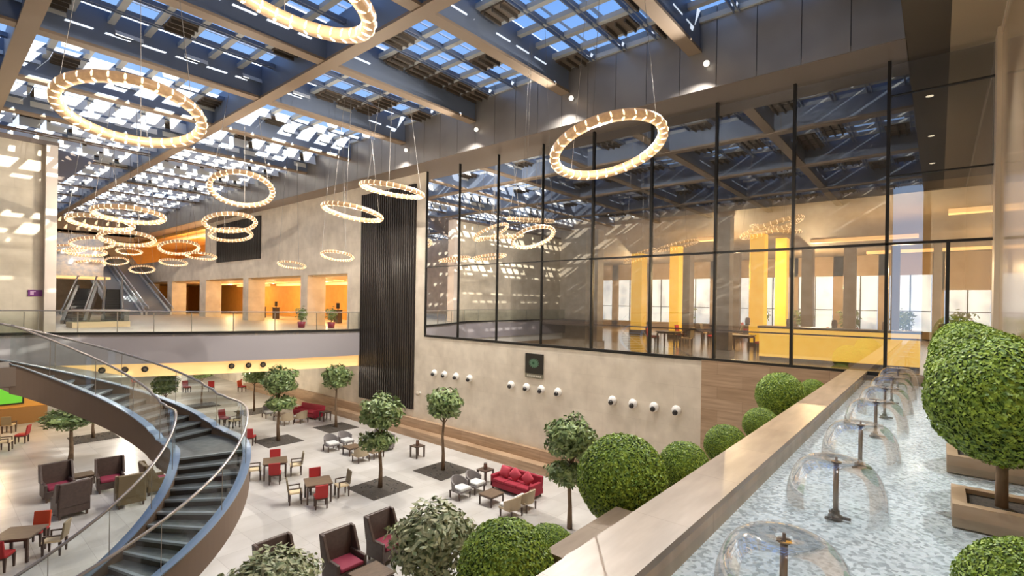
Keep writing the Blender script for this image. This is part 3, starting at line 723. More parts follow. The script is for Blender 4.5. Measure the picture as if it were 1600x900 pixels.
# clipped box balls
def topiary():
    t = empty('topiary_ball', cat='topiary')
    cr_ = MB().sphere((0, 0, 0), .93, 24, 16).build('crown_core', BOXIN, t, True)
    rr = random.Random(9); mb = MB()
    for i in range(11500):
        zz = 1 - 2*(i+.5)/11500; q = i*2.399963; s_ = math.sqrt(1-zz*zz)
        d = Vector((s_*math.cos(q), s_*math.sin(q), zz))
        bump = 1 + .018*math.sin(9*d.x+3*d.y)*math.sin(8*d.z) + rr.uniform(-.045, .02)
        c = d*bump
        n_ = (d + Vector((rr.uniform(-1, 1), rr.uniform(-1, 1), rr.uniform(-1, 1)))*.75).normalized()
        a = n_.orthogonal().normalized(); a.rotate(Quaternion(n_, rr.uniform(0, 6.28))); b = n_.cross(a); s = rr.uniform(.026, .044)
        mb.add([c-a*s, c+b*s*.6, c+a*s, c-b*s*.6], [(0, 1, 2, 3)])
    mb.build('foliage', BOX, t)
    MB().tube([(0, 0, -1.9), (.01, 0, -.7)], [.085, .07], 10).build('trunk', BARK, t, True)
    return t
def planterbox():
    t = empty('planter_box', cat='planter')
    o_ = .40; i_ = .28
    mb = MB()
    mb.box((-o_, -o_, 0), (o_, -i_, .24)).box((-o_, i_, 0), (o_, o_, .24)).box((-o_, -i_, 0), (-i_, i_, .24)).box((i_, -i_, 0), (o_, i_, .24))
    mb.build('box', mat('stone_box', (.42, .29, .18), .45, noise=(2, (.50, .36, .24), 4, (1, 1, 4))), t)
    MB().box((-i_, -i_, .02), (i_, i_, .19)).build('soil', SOIL, t)
    return t
rt = [(7.45, -.54, 7.03, .66, 'big round clipped box tree over the pool at the right edge'), (9.75, -.52, 7.05, .66, 'round clipped box tree just behind the biggest one'),
      (12.0, -.52, 7.05, .66, 'third round clipped box tree along the travertine wall'), (14.3, -.52, 7.05, .66, 'fourth round clipped box tree along the travertine wall'),
      (16.6, -.52, 7.05, .66, 'round clipped box tree nearest the glass wall')]
for i, (x, y, z, r_, lb) in enumerate(rt):
    put('topiary', topiary, (x, y, z), i*1.1, lb, None, r_)
    put('pbox', planterbox, (x, y-.2 if 0 else y, 5.72), 0, 'square brown stone planter in the pool, ' + ['under the biggest box tree', 'under the second box tree', 'under the third box tree', 'under the fourth box tree', 'under the last box tree'][i], 'stone planter boxes in the pool')
put('topiary', topiary, (5.02, -.50, 5.98), .5, 'clipped box ball cut off by bottom right corner', None, .40)
def lowball(px_, py_, Y, r_, lb):
    p = ony(px_, py_, Y)
    put('topiary', topiary, (p.x, p.y, p.z), r_*7, lb, 'clipped box balls outside the coping', r_)
lowball(790, 889, 2.85, .415, 'clipped box ball at bottom centre before the stone pier')
lowball(857, 868, 3.0, .30, 'box ball peeping out behind the bottom centre one')
lowball(972, 748, 2.95, .54, 'largest clipped box ball outside the coping')
lowball(1069, 729, 2.9, .37, 'clipped box ball right behind the largest one')
lowball(1134, 696, 2.9, .37, 'middle sized box ball between the second and the tall pair')
lowball(1189, 664, 2.9, .37, 'box ball just below the high round one')
lowball(1219, 618, 2.9, .55, 'high round box ball before the striped travertine')
lowball(1270, 612, 2.75, .36, 'farthest box ball outside the coping')

# ================================================================== STAIR
SX, SY, RI, RO = 1.753, 15.223, 2.55, 4.12
ZL, DU, DL, TF, TB = 3.97, .11, .106, -.311, .28
RISE = ZL/25
def zt(t):
    if t > TB: return min(6.2, ZL + RISE + (t-TB)/DU*RISE)
    if t > TF: return ZL
    return max(0.0, ZL - (TF-t)/DL*RISE)
def sp(r_, t, z): return (SX+r_*math.cos(t), SY+r_*math.sin(t), z)
stair = empty('spiral_staircase', (SX, SY, 0), 0, 'sweeping curved staircase with dark treads and glass sides', 'staircase')
def sb(mb, name, m, smooth=False):
    mb.v = [(x-SX, y-SY, z) for x, y, z in mb.v]
    return mb.build(name, m, stair, smooth)
steps_ = []
TTOP = TB + 11*DU
for i in range(11): steps_.append((TB+i*DU, TB+(i+1)*DU+.012, ZL+RISE*(i+1)))
steps_.append((TF, TB+.012, ZL))
for i in range(24): steps_.append((TF-(i+1)*DL, TF-i*DL+.012, ZL-RISE*(i+1)))
def wedge(a, b, r0_, r1_, z0, z1, n=4):
    v = []; f = []
    for k in range(n+1):
        t = a+(b-a)*k/n
        v += [sp(r0_, t, z0), sp(r1_, t, z0), sp(r1_, t, z1), sp(r0_, t, z1)]
    for k in range(n):
        o = k*4
        for e in range(4): f.append((o+e, o+(e+1) % 4, o+4+(e+1) % 4, o+4+e))
    f += [(3, 2, 1, 0), (n*4, n*4+1, n*4+2, n*4+3)]
    return MB().add(v, f)
for a, b, z in steps_:
    if z <= 0.05: continue
    nm = 'landing' if b-a > .3 else 'tread'
    t_ = sb(wedge(a, b, RI+.05, RO-.05, z-.05, z, 8 if nm == 'landing' else 3), nm, TREAD)
    sb(wedge(a-.004, a+.018, RI+.05, RO-.05, z-.045, z+.006, 1), 'nosing', NOSE).parent = t_
    sb(wedge(a+.002, a+.010, RI+.05, RO-.05, z-RISE, z-.05, 1), 'riser', mat('dark_riser', (.04, .035, .033), .5)).parent = t_
TE = TB + 12.6*DU
def zs(t):
    """smoothed slope line of the stringer"""
    return (zt(t-.12)+2*zt(t)+zt(t+.12))/4
tt = [TF-2.6 + (TE-TF+2.6)*k/110 for k in range(111)]
for R_, nm in ((RI, 'inner_stringer'), (RO, 'outer_stringer')):
    v = []; f = []; th = .07
    for t in tt:
        z = zs(t); zb = max(z-.60, -.0); zu = max(z+.13, .13)
        v += [sp(R_-th, t, zb), sp(R_+th, t, zb), sp(R_+th, t, zu), sp(R_-th, t, zu)]
    for k in range(len(tt)-1):
        o = k*4
        for e in range(4): f.append((o+e, o+(e+1) % 4, o+4+(e+1) % 4, o+4+e))
    f += [(3, 2, 1, 0), tuple(len(v)-4+q for q in range(4))]
    sb(MB().add(v, f), nm, STRING)
    v = []; f = []; th2 = .10
    for t in tt:
        z = max(zs(t)+.13, .13); v += [sp(R_-th2, t, z), sp(R_+th2, t, z), sp(R_+th2, t, z+.03), sp(R_-th2, t, z+.03)]
    for k in range(len(tt)-1):
        o = k*4
        for e in range(4): f.append((o+e, o+(e+1) % 4, o+4+(e+1) % 4, o+4+e))
    sb(MB().add(v, f), 'stringer_capping', STRTOP)
    zh = 1.12
    sb(MB().strip([sp(R_, t, max(zs(t)+.16, .16)) for t in tt], [sp(R_, t, max(zs(t), 0)+zh-.02) for t in tt]), 'glass_balustrade', GB)
    sb(MB().tube([sp(R_, t, max(zs(t), 0)+zh) for t in tt], .032, 8), 'handrail', RAIL, True)
    for k in range(4, 111, 9):
        t = tt[k]; z = max(zs(t), 0); q = MB()
        q.tube([sp(R_, t, z+.16), sp(R_, t, z+zh-.03)], .008, 5)
        sb(q, 'glass_joint', RAIL)
# underside plate
v0 = [sp(RI, t, max(zs(t)-.58, .0)) for t in tt]; v1 = [sp(RO, t, max(zs(t)-.58, .0)) for t in tt]
sb(MB().strip(v0, v1), 'underside', STRING)
# bridge from the head of the stair to the gallery at the left
ex = sp(RI, TE, 6.2); ey = sp(RO, TE, 6.2)
br_ = MB().box((-9, ex[1]-.1, 5.7), (ex[0]+.1, ey[1]+.1, 6.18))
struct(br_.build('floor_bridge', TAUPE), 'landing bridge at the head of the staircase', 'floor')
bb = empty('bridge_balustrade', (0, 0, 6.2), 0, 'glass balustrade of the landing bridge at left edge', 'balustrade')
for y in (ex[1], ey[1]):
    MB().add([(-9, y, .15), (ex[0]-.25, y, .15), (ex[0]-.25, y, 1.04), (-9, y, 1.04)], [(0, 1, 2, 3)]).build('glass_panel', GB, bb)
    MB().tube([(-9, y, 1.06), (ex[0]-.25, y, 1.06)], .032, 8).build('handrail', RAIL, bb, True)
    MB().box((-9, y-.1, -.03), (ex[0]-.25, y+.1, .16)).build('kerb', STRTOP, bb)
struct(MB().box((-14, 3, 5.5), (-9, 36.1, 5.98)).build('floor_gallery', TAUPE), 'gallery floor along the left side', 'floor')

# ================================================================== PLANTING IN THE LOUNGE
def ficus(seed, two=False, m=None, n=1500, sz=.125):
    def mk():
        m_ = m or LEAF
        t = empty('ficus_tree', cat='tree'); rr = random.Random(seed)
        pts = [(0, 0, 0), (.03, .02, .8), (-.03, .03, 1.6), (.02, 0, 2.4), (0, 0, 3.1)]
        MB().tube(pts, [.10, .075, .065, .055, .03], 9).build('trunk', BARK, t, True)
        mb = MB()
        for k in range(9):
            q = k*2.4; z = 2.2+.1*k
            mb.tube([(0, 0, z), (.35*math.cos(q), .35*math.sin(q), z+.35), (.68*math.cos(q), .68*math.sin(q), z+.55)], [.03, .022, .01], 5)
        mb.build('branches', BARK, t)
        leafblob('crown', n, .92, sz, seed, m_, t, .82, .42, (0, 0, 3.25), .35)
        if two: leafblob('lower_crown', n//2, .80, sz, seed+5, m_, t, .5, .42, (-.15, .05, 2.05), .3)
        return t
    return mk
def pit(x, y, hx, lb):
    t = tag(MB().box((-hx, -hx, .0), (hx, hx, .012)).build('tree_pit', SOIL, loc=(x, y, 0)), lb, 'planting bed')
    rr = random.Random(int(x*10)); mb = MB()
    for _ in range(40):
        c = (rr.uniform(-hx+.1, hx-.1), rr.uniform(-hx+.1, hx-.1), .02); mb.sphere(c, rr.uniform(.02, .05), 6, 4)
    mb.build('pebbles', mat('pit_pebble', (.12, .11, .10), .8), t)['kind'] = 'stuff'
    return t
def tree(kind, px_, py_, seed, lb, scale=1.0, two=False, m=None, haspit=True, rz=0, n=1500, sz=.125, plb=None):
    p = onz(px_, py_, 0)
    if haspit: pit(p.x, p.y, 1.0, plb)
    z0 = .012 if haspit else 0
    return put(kind, ficus(seed, two, m, n, sz), (p.x, p.y, z0), rz, lb, 'standard fig trees of the lounge', scale)
tree('fa', 594, 762, 1, 'two tiered fig tree in the pit between the sofa groups', 1.0, True, plb='dark square pit under the two tiered fig tree in the middle')
tree('fb', 692, 735, 2, 'round headed fig tree before the limestone wall spotlights', .98, plb='dark square pit under the round headed fig by the wall')
tree('fb', 525, 668, 2, 'bright fig tree left of the ribbed panel foot', .98, rz=1, plb='dark square pit beside the grey loveseat')
tree('fa', 435, 689, 1, 'two tiered dark fig tree beyond the dining tables', 1.05, rz=2, plb='dark square pit of the fig behind the dining tables')
tree('fc', 397, 643, 3, 'fig tree under the mezzanine edge beside the far seating', .80, rz=1, plb='dark pit of the fig under the mezzanine edge')
tree('fc', 315, 634, 3, 'fig tree behind the stair handrail under the mezzanine', .80, rz=3, plb='dark pit of the fig behind the stair handrail')
tree('fb', 258, 668, 2, 'dark fig crown seen above the upper stair flight', .82, rz=4, plb='pit hidden behind the upper stair flight')
tree('fb', 110, 720, 2, 'fig tree with drooping crown under the stair at the left', (1.2, 1.2, .64), rz=5, haspit=False)
tree('fc', 146, 684, 3, 'slender fig in the pit behind the left armchairs', (.9, .9, .70), rz=2, plb='dark square pit behind the left armchairs')
tree('fe', 890, 826, 6, 'dense fig tree in front of the coping, right of the crimson sofa', 1.0, two=True, m=LEAF, haspit=False, n=2200, sz=.11)
def treeat(kind, px_, d, seed, lb, scale, n=2600, sz=.10, m=LEAF2):
    p = EYE + (FW + RT*((px_-CX)/FOC))*d
    return put(kind, ficus(seed, True, m, n, sz), (p.x, p.y, 0), seed, lb, 'standard fig trees of the lounge', scale)
treeat('fg', 684, 10.6, 7, 'large pale leaved fig crown at bottom centre', (1.0, 1.0, .93))
treeat('fg', 434, 10.2, 7, 'pale leaved fig crown at bottom edge hiding an armchair', (.98, .98, .71))
0 and treeat('fg', 353, 10.4, 7, 'low fig crown at bottom edge beside the stair', (.5, .5, .70))
treeat('fc', 985, 13.0, 3, 'dark leaved tree top behind the largest box ball', (.8, .8, 1.12))

# ================================================================== FURNITURE
def leg4(t, dx, dy, h, w0=.035, w1=.022, m=WOODD, dz=0):
    for sx_ in (-1, 1):
        for sy_ in (-1, 1): MB().taper((sx_*dx, sy_*dy, 0), (sx_*dx, sy_*dy, h+dz), w1, w0).build('leg', m, t)
def dining(m_back, m_seat, key):
    def mk():
        t = empty('dining_chair', cat='chair')
        MB().box((-.23, -.24, .40), (.23, .22, .50)).build('seat', m_seat, t, bevel=.03)
        M = Matrix.Translation((0, .23, .46)) @ Matrix.Rotation(R(-9), 4, 'X')
        MB().box((-.23, -.035, 0), (.23, .035, .50), M).build('backrest', m_back, t, bevel=.02)
        leg4(t, .20, .20, .42)
        MB().box((-.19, -.21, .36), (.19, .21, .40)).build('seat_frame', WOODD, t)
        return t
    return mk
def slatchair():
    t = empty('dining_chair', cat='chair')
    MB().box((-.24, -.25, .42), (.24, .22, .49)).build('seat', CREAM, t, bevel=.025)
    M = Matrix.Translation((0, .24, .46)) @ Matrix.Rotation(R(-8), 4, 'X')
    MB().box((-.23, -.03, .02), (.23, .03, .54), M).build('backrest', OLIVE, t, bevel=.02)
    leg4(t, .21, .21, .42)
    for s in (-1, 1):
        MB().box((s*.25-.02, -.2, .62), (s*.25+.02, .24, .66)).box((s*.25-.02, -.2, .4), (s*.25+.02, -.16, .62)).build('armrest', WOODD, t)
    return t
def sqtable():
    t = empty('dining_table', cat='table')
    MB().box((-.5, -.5, .71), (.5, .5, .755)).build('table_top', TABLE, t, bevel=.008)
    MB().box((-.44, -.44, .64), (.44, .44, .71)).build('apron', WOODD, t)
    leg4(t, .43, .43, .66, .035, .03)
    return t
def wing(m, key):
    def mk():
        t = empty('wing_armchair', cat='armchair')
        MB().box((-.42, -.38, .14), (.42, .40, .42)).build('seat_base', m, t, bevel=.03)
        MB().box((-.34, -.40, .42), (.34, .28, .54)).build('seat_cushion', PURP, t, bevel=.04)
        M = Matrix.Translation((0, .34, .40)) @ Matrix.Rotation(R(-7), 4, 'X')
        MB().box((-.42, -.06, 0), (.42, .08, .86), M).build('backrest', m, t, bevel=.03)
        for s in (-1, 1):
            MB().box((s*.40-.05, -.38, .14), (s*.40+.05, .38, .66)).build('arm', m, t, bevel=.025)
            wg = MB(); x0, x1 = s*.45-.04, s*.45+.04
            pr = [(-.02, .62), (.36, .62), (.48, 1.26), (.28, 1.25), (.14, .95)]
            wg.add([(x0, y, z) for y, z in pr]+[(x1, y, z) for y, z in pr], [(4, 3, 2, 1, 0), (5, 6, 7, 8, 9)]+[(i, (i+1) % 5, 5+(i+1) % 5, 5+i) for i in range(5)])
            wg.build('wing', m, t, bevel=.015)
        leg4(t, .36, .33, .15, .035, .025)
        return t
    return mk
def tub(m, cm):
    def mk():
        """open framed armchair with curved upholstered back"""
        t = empty('tub_armchair', cat='armchair')
        mb = MB(); lo = []; hi = []; lo2 = []; hi2 = []
        for k in range(13):
            q = -PI*.02 + PI*1.04*k/12
            h = .62 + .20*math.sin(max(0, min(PI, q)))
            cx_, sx_ = math.cos(q), math.sin(q)
            lo.append((.36*cx_, -.02+.36*sx_, .30)); hi.append((.39*cx_, -.02+.42*sx_, h))
            lo2.append((.30*cx_, -.02+.30*sx_, .30)); hi2.append((.33*cx_, -.02+.36*sx_, h))
        mb.strip(lo, hi).strip(hi2, lo2).strip(hi, hi2).strip(lo2, lo)
        mb.add([lo[0], hi[0], hi2[0], lo2[0]], [(0, 1, 2, 3)]).add([lo[-1], hi[-1], hi2[-1], lo2[-1]], [(3, 2, 1, 0)])
        mb.build('backrest', m, t, True)
        MB().box((-.33, -.36, .28), (.33, .22, .36)).build('seat_frame', m, t, bevel=.02)
        MB().box((-.29, -.37, .36), (.29, .20, .47)).build('seat_cushion', cm, t, bevel=.035)
        leg4(t, .29, .28, .30, .028, .02)
        return t
    return mk
def sofa(m, w_, key):
    def mk():
        t = empty('sofa', cat='sofa'); h = w_/2
        MB().box((-h, -.42, .12), (h, .42, .36)).build('base', m, t, bevel=.03)
        n = 3 if w_ > 1.8 else 2
        for k in range(n):
            a = -h+.14+(w_-.28)*k/n; b = -h+.14+(w_-.28)*(k+1)/n
            MB().box((a+.005, -.44, .36), (b-.005, .20, .48)).build('seat_cushion', m, t, bevel=.04)
        M = Matrix.Translation((0, .30, .34)) @ Matrix.Rotation(R(-8), 4, 'X')
        MB().box((-h, -.09, 0), (h, .10, .50), M).build('backrest', m, t, bevel=.05)
        for s in (-1, 1): MB().box((s*(h-.07)-.08, -.42, .12), (s*(h-.07)+.08, .36, .62)).build('arm', m, t, bevel=.04)
        leg4(t, h-.1, .36, .13, .03, .025)
        return t
    return mk
def cushion(m):
    def mk():
        t = empty('cushion', cat='cushion')
        v = []; f = []; n = 8
        for j in range(n+1):
            for i in range(n+1):
                x = -1+2*i/n; z = -1+2*j/n; th = .075*(1-x*x)**.5*(1-z*z)**.5+.008
                e = 1-.06*(x*x*z*z)
                v.append((.23*x*e, -th, .23*z*e)); 
        k0 = len(v)
        for j in range(n+1):
            for i in range(n+1):
                x, y, z = v[j*(n+1)+i]; v.append((x, -y, z))
        for j in range(n):
            for i in range(n):
                a = j*(n+1)+i; f.append((a, a+1, a+n+2, a+n+1)); f.append((k0+a, k0+a+n+1, k0+a+n+2, k0+a+1))
        e = [j for j in range(n+1)]; 
        for i in range(n):
            f.append((i+1, i, k0+i, k0+i+1)); q = n*(n+1); f.append((q+i, q+i+1, k0+q+i+1, k0+q+i))
            a = i*(n+1); f.append((a, a+n+1, k0+a+n+1, k0+a)); a += n; f.append((a+n+1, a, k0+a, k0+a+n+1))
        MB().add(v, f).build('cover', m, t, True)
        return t
    return mk
def coffee():
    t = empty('coffee_table', cat='table')
    MB().box((-.62, -.5, .40), (.62, .5, .46)).build('table_top', TABLE, t, bevel=.008)
    MB().box((-.56, -.44, .34), (.56, .44, .40)).build('apron', WOODD, t)
    leg4(t, .56, .44, .36, .04, .035)
    return t
def side():
    t = empty('side_table', cat='table')
    MB().box((-.28, -.28, .55), (.28, .28, .60)).build('table_top', WOODD, t, bevel=.008)
    leg4(t, .24, .24, .55, .035, .03)
    return t
def tlamp():
    t = empty('table_lantern', cat='lantern')
    MB().lathe([(.001, 0), (.08, 0), (.09, .03), (.001, .04)], 12).build('base', WOODD, t, True)
    MB().lathe([(.075, .03), (.09, .12), (.075, .26)], 12).build('shade', mat('bronze_glass', (.25, .14, .10), .25, .3), t, True)
    MB().lathe([(.001, .28), (.08, .26), (.085, .25)], 12).build('lid', WOODD, t, True)
    return t

def gp(px_, py_): p = onz(px_, py_, 0); return p.x, p.y
VD = math.atan2(1, 1)
def face_from(px_):
    """heading that makes a chair face the camera from this pixel column"""
    d = FW + RT*((px_-CX)/FOC); return math.atan2(d.y, d.x) - PI/2

# --- dining table groups: local frame of each table turned to the picture
def table_at(px_, py_, rz, lb):
    p = onz(px_, py_, .75); put('dtable', sqtable, (p.x, p.y, 0), rz, lb, 'square walnut dining tables')
    return p.x, p.y
def around(cx_, cy_, rz, q, dist, kind, mk, lb, turn=0):
    """q: 0 = near side, 1 = right, 2 = far, 3 = left of table, in the table's frame"""
    a = rz + [-PI/2, 0, PI/2, PI][q]
    x = cx_+dist*math.cos(a); y = cy_+dist*math.sin(a)
    put(kind, mk, (x, y, 0), a - PI/2 + turn, lb, 'dining chairs around the walnut tables')
rd = dining(RED, RED, 'r'); ord_ = dining(ORED, RED, 'o')
rz = face_from(497) + .12
x, y = table_at(497, 751, rz, 'walnut dining table nearest the middle fig tree')
around(x, y, rz, 0, .86, 'red', rd, 'red dining chair with its back to us at the nearer middle table')
around(x, y, rz, 2, .80, 'red', rd, 'red dining chair on the far side of the nearer middle table')
around(x, y, rz, 1, .92, 'olive', slatchair, 'olive backed chair right of the nearer middle table', .15)
around(x, y, rz, 3, .84, 'olive', slatchair, 'olive backed chair left of the nearer middle table')
rz = face_from(431) + .0
x, y = table_at(430, 719, rz, 'walnut dining table just right of the staircase')
around(x, y, rz, 0, .86, 'red', rd, 'red dining chair with its back to us beside the staircase', -.1)
around(x, y, rz, 2, .78, 'red', rd, 'red dining chair on the far side of the table by the staircase')
around(x, y, rz, 1, .86, 'olive', slatchair, 'olive backed chair right of the table by the staircase')
around(x, y, rz, 3, .80, 'olive', slatchair, 'olive backed chair left of the table by the staircase')
rz = face_from(34) - .5
p = onz(30, 832, .75)
x, y = table_at(30, 832, rz, 'walnut dining table at the bottom left corner'); 
around(x, y, rz, 2, .85, 'orred', ord_, 'orange red chair behind the bottom left table')
around(x, y, rz, 1, .90, 'olive', slatchair, 'olive backed chair right of the bottom left table', .1)
around(x, y, rz, 0, .78, 'red', rd, 'red seated chair at the near side of the bottom left table')
for kx, (a, b, kd, mk_, rr_, lb) in enumerate(((351, 664, 'red', rd, .3, 'small red chair behind the stair landing'), (366, 668, 'olive', slatchair, -1.4, 'olive chair behind the stair landing beside the red one'),
        (391, 695, 'red', rd, 2.4, 'red chair half hidden by the stair handrail post'), (34, 692, 'red', rd, -2.0, 'red chair by the orange wall at left edge'), (8, 704, 'olive', slatchair, 1.2, 'dark olive chair at the left edge near the orange wall'),
        (14, 676, 'olive', slatchair, 2.6, 'olive chair next to the red chair at left edge'))):
    q = gp(a, b); put(kd, mk_, (q[0], q[1], 0), rr_, lb, 'dining chairs around the walnut tables')
q = gp(4, 696); put('dtable', sqtable, (q[0]-1.1, q[1]+.3, 0), 0, 'walnut table by the orange wall at left edge', 'square walnut dining tables')

# --- wing chairs
wd_, wo_ = wing(WICK, 'd'), wing(WICKO, 'o')
def wingat(px_, py_, rz, lb, ol=False, s=1.0):
    q = gp(px_, py_); put('wingo' if ol else 'wing', wo_ if ol else wd_, (q[0], q[1], 0), rz, lb, 'high backed wing armchairs', s)
wingat(538, 906, 0.0, 'dark brown wing chair with wine seat at bottom centre', s=1.06)
wingat(604, 872, 0.05, 'dark wing chair partly hidden by the large pale fig', s=1.06)
wingat(436, 925, 0.05, 'dark wing chair behind the bottom edge fig crown', s=1.06)
wingat(90, 778, .05, 'dark wing chair with wine seat under the left fig', s=1.05)
wingat(172, 765, -.12, 'dark wing chair facing us right of the left fig', s=1.0)
wingat(110, 804, PI+.1, 'dark wing chair seen from behind at the left', s=1.05)
wingat(203, 788, PI-.1, 'olive brown wing chair seen from behind beside the stair', ol=True, s=1.02)
wingat(243, 768, PI/2, 'olive brown wing chair half hidden behind the stair stringer', ol=True, s=1.0)
q = gp(128, 756); put('coffee', coffee, (q[0], q[1], 0), 0, 'low dark table between the left wing chairs', None, (.62, .7, .9))
q = gp(580, 920); put('coffee', coffee, (q[0], q[1], 0), 0, 'low dark table at bottom centre before the wing chairs', None, (.75, .9, 1))

# --- sofa groups by the wall
tg, tb_ = tub(GREYU, PALEC), tub(BEIU, PALEC)
sr, sg = sofa(CRED, 2.2, 'r'), sofa(GREYU, 1.7, 'g')
# group A (crimson)
def group(ax, ay, red, nm):
    if red: put('sofa_r', sr, (ax+1.55, ay, 0), -PI/2, 'crimson three seat sofa ' + nm)
    else: put('sofa_g', sg, (ax+1.55, ay-.1, 0), -PI/2, 'grey two seat sofa ' + nm)
    put('coffee', coffee, (ax, ay, 0), PI/2 if 0 else 0, 'low walnut coffee table ' + nm)
    for k, dx in enumerate((-.42, .42)):
        put('tubg', tg, (ax+dx, ay+1.35, 0), .1*(k-.5), ('left' if k == 0 else 'right') + ' grey tub armchair ' + nm, 'grey tub armchairs')
        put('tubb', tb_, (ax+dx+.05, ay-1.35, 0), PI+.1*(k-.5), ('left' if k == 0 else 'right') + ' beige tub armchair ' + nm, 'beige tub armchairs')
q = onz(768, 768, .46); AX, AY = q.x, q.y
group(AX, AY, True, 'of the group with the crimson sofa')
q = gp(756, 757); put('side', side, (AX+1.5, AY+1.75, 0), 0, 'dark side table between grey armchairs and crimson sofa')
put('lamp', tlamp, (AX+1.5, AY+1.75, .60), 0, 'small bronze lantern on the side table by the crimson sofa')
for k, (dy, rz_, lb) in enumerate(((.62, .5, 'leftmost'), (.05, .1, 'middle'), (-.62, -.3, 'rightmost'))):
    c = put('cush_r', cushion(CUSH), (AX+1.52, AY+dy, .74), -PI/2+rz_, lb + ' rose red cushion on the crimson sofa', 'rose red cushions')
    c.rotation_euler = (R(-14), R(40 if k else 10), -PI/2+rz_*.3)
q = onz(548, 696, .46); BX, BY = q.x, q.y
group(BX+.1, BY, False, 'of the grey group left of the tiered fig')
c = put('cush_g', cushion(mat('pink_grey_cushion', (.42, .34, .33), .8)), (BX+1.62, BY-.3, .73), -PI/2, 'pinkish grey cushion on the grey sofa')
c.rotation_euler = (R(-14), R(8), -PI/2)
q = gp(652, 714); put('side', side, (q[0], q[1], 0), 0, 'dark side table right of the tiered fig')
put('lamp', tlamp, (q[0], q[1], .60), 0, 'small bronze lantern on the side table right of the tiered fig')
# group C far
q = onz(425, 648, .46); CX_, CY_ = q.x, q.y
put('sofa_r', sr, (CX_+2.3, CY_-.4, 0), -PI/2+.2, 'crimson sofa beyond the dark two tiered fig')
put('coffee', coffee, (CX_+.6, CY_, 0), 0, 'low walnut table of the farthest crimson sofa group')
put('tubb', tb_, (CX_+.3, CY_-1.4, 0), PI, 'beige tub armchair of the farthest crimson sofa group', 'beige tub armchairs')
put('tubb', tb_, (CX_+1.2, CY_-1.5, 0), PI+.2, 'second beige tub armchair of the farthest crimson sofa group', 'beige tub armchairs')
put('tubg', tg, (CX_+.4, CY_+1.4, 0), 0, 'grey tub armchair of the farthest crimson sofa group', 'grey tub armchairs')
q = gp(508, 657); put('side', side, (q[0], q[1], 0), 0, 'dark side table right of the farthest crimson sofa')
for a, b, kd, mk_, rr_, lb in ((378, 612, 'orred', ord_, .4, 'orange red chair in the far white hall'), (292, 613, 'red', rd, .2, 'red chair under the far mezzanine behind the fig'), (330, 612, 'red', rd, 2.8, 'another red chair under the far mezzanine'), (212, 604, 'red', rd, 1.0, 'red chair beyond the upper flight'), (382, 600, 'red', rd, -1.0, 'farthest red chair by the white hall wall')):
    q = gp(a, b); put(kd, mk_, (q[0], q[1], 0), rr_, lb, 'dining chairs around the walnut tables')

# --- restaurant furniture behind the glass
ri = random.Random(11); rk = 0
spots = [(24.2+3.0*i, y) for i in range(5) for y in (10.2-.3*i, 6.8-.3*i, 3.4-.4*i, -3.9-.2*i, -8.0)]
words1 = ['first', 'second', 'third', 'fourth', 'fifth']; words2 = ['by the dark partition', 'behind the slim yellow columns', 'behind the broad yellow columns', 'behind the bar counter', 'near the right wall']
for i, (x, y) in enumerate(spots):
    if any(abs(x-c.location.x) < 1.5 and abs(y-c.location.y) < 2.0 for c in COLS): continue
    a, b = words1[i//5], words2[i % 5]
    put('dtable', sqtable, (x, y, 5.93), 0, 'restaurant table %s, in the %s row from the glass' % (b, a), 'restaurant tables')
    for k, q in enumerate((0, PI)):
        d = .85 if k else -.85
        put('red' if ri.random() < .5 else 'olive', rd if 0 else (rd), (x, y-d if k else y-d, 5.93), (PI if k else 0), 'restaurant chair %s of the table %s, %s row from the glass' % (['left', 'right'][k], b, a), 'restaurant chairs')

PLN = ['first', 'second', 'third', 'fourth', 'fifth', 'sixth', 'seventh', 'eighth', 'ninth', 'tenth']
for k in range(10):
    put('rpot', potplant, (40.6, -9.5+2.8*k, 5.93), k*.9, 'bushy potted plant by the restaurant windows, ' + PLN[k] + ' from the right', 'potted plants by the restaurant windows', (1.7, 1.7, 1.35))
for k in range(5):
    put('lamp', tlamp, (21.8, ct.location.y-3+1.5*k, 7.23), 0, 'small bronze jar on the glowing bar counter, ' + PLN[k] + ' from the right', 'bronze jars on the bar counter', 1.1)

# --- wall spotlights
def wspot():
    t = empty('wall_spotlight', cat='spotlight')
    MB().lathe([(.001, 0), (.17, 0), (.20, .06), (.17, .14), (.09, .19), (.001, .20)], 18, Matrix.Rotation(-PI/2, 4, 'Y')).build('round_housing', mat('white_housing', (.85, .83, .79), .4), t, True)
    M = Matrix.Translation((-.14, -.03, -.06)) @ Matrix.Rotation(R(-50), 4, 'Y') 
    MB().lathe([(.001, .13), (.085, .13), (.10, .10), (.10, -.06), (.085, -.085), (.001, -.085)], 14, Matrix.Translation((-.15, 0, -.05)) @ Matrix.Rotation(R(-115), 4, 'Y')).build('lamp_head', mat('black_lamp', (.015, .012, .012), .3), t, True)
    return t
WS = [22.29, 21.41, 20.46, 19.4, 16.43, 15.43, 14.53, 13.55, 10.69, 9.72, 8.78, 7.85]
for k, y in enumerate(WS):
    g3 = ['left', 'middle', 'right'][k//4]; o4 = ['first', 'second', 'third', 'last'][k % 4]
    put('wspot', wspot, (XW, y, 3.83), 0, 'white round wall spotlight with black head, %s from left in the %s row of four' % (o4, g3), 'wall spotlights on the limestone wall')
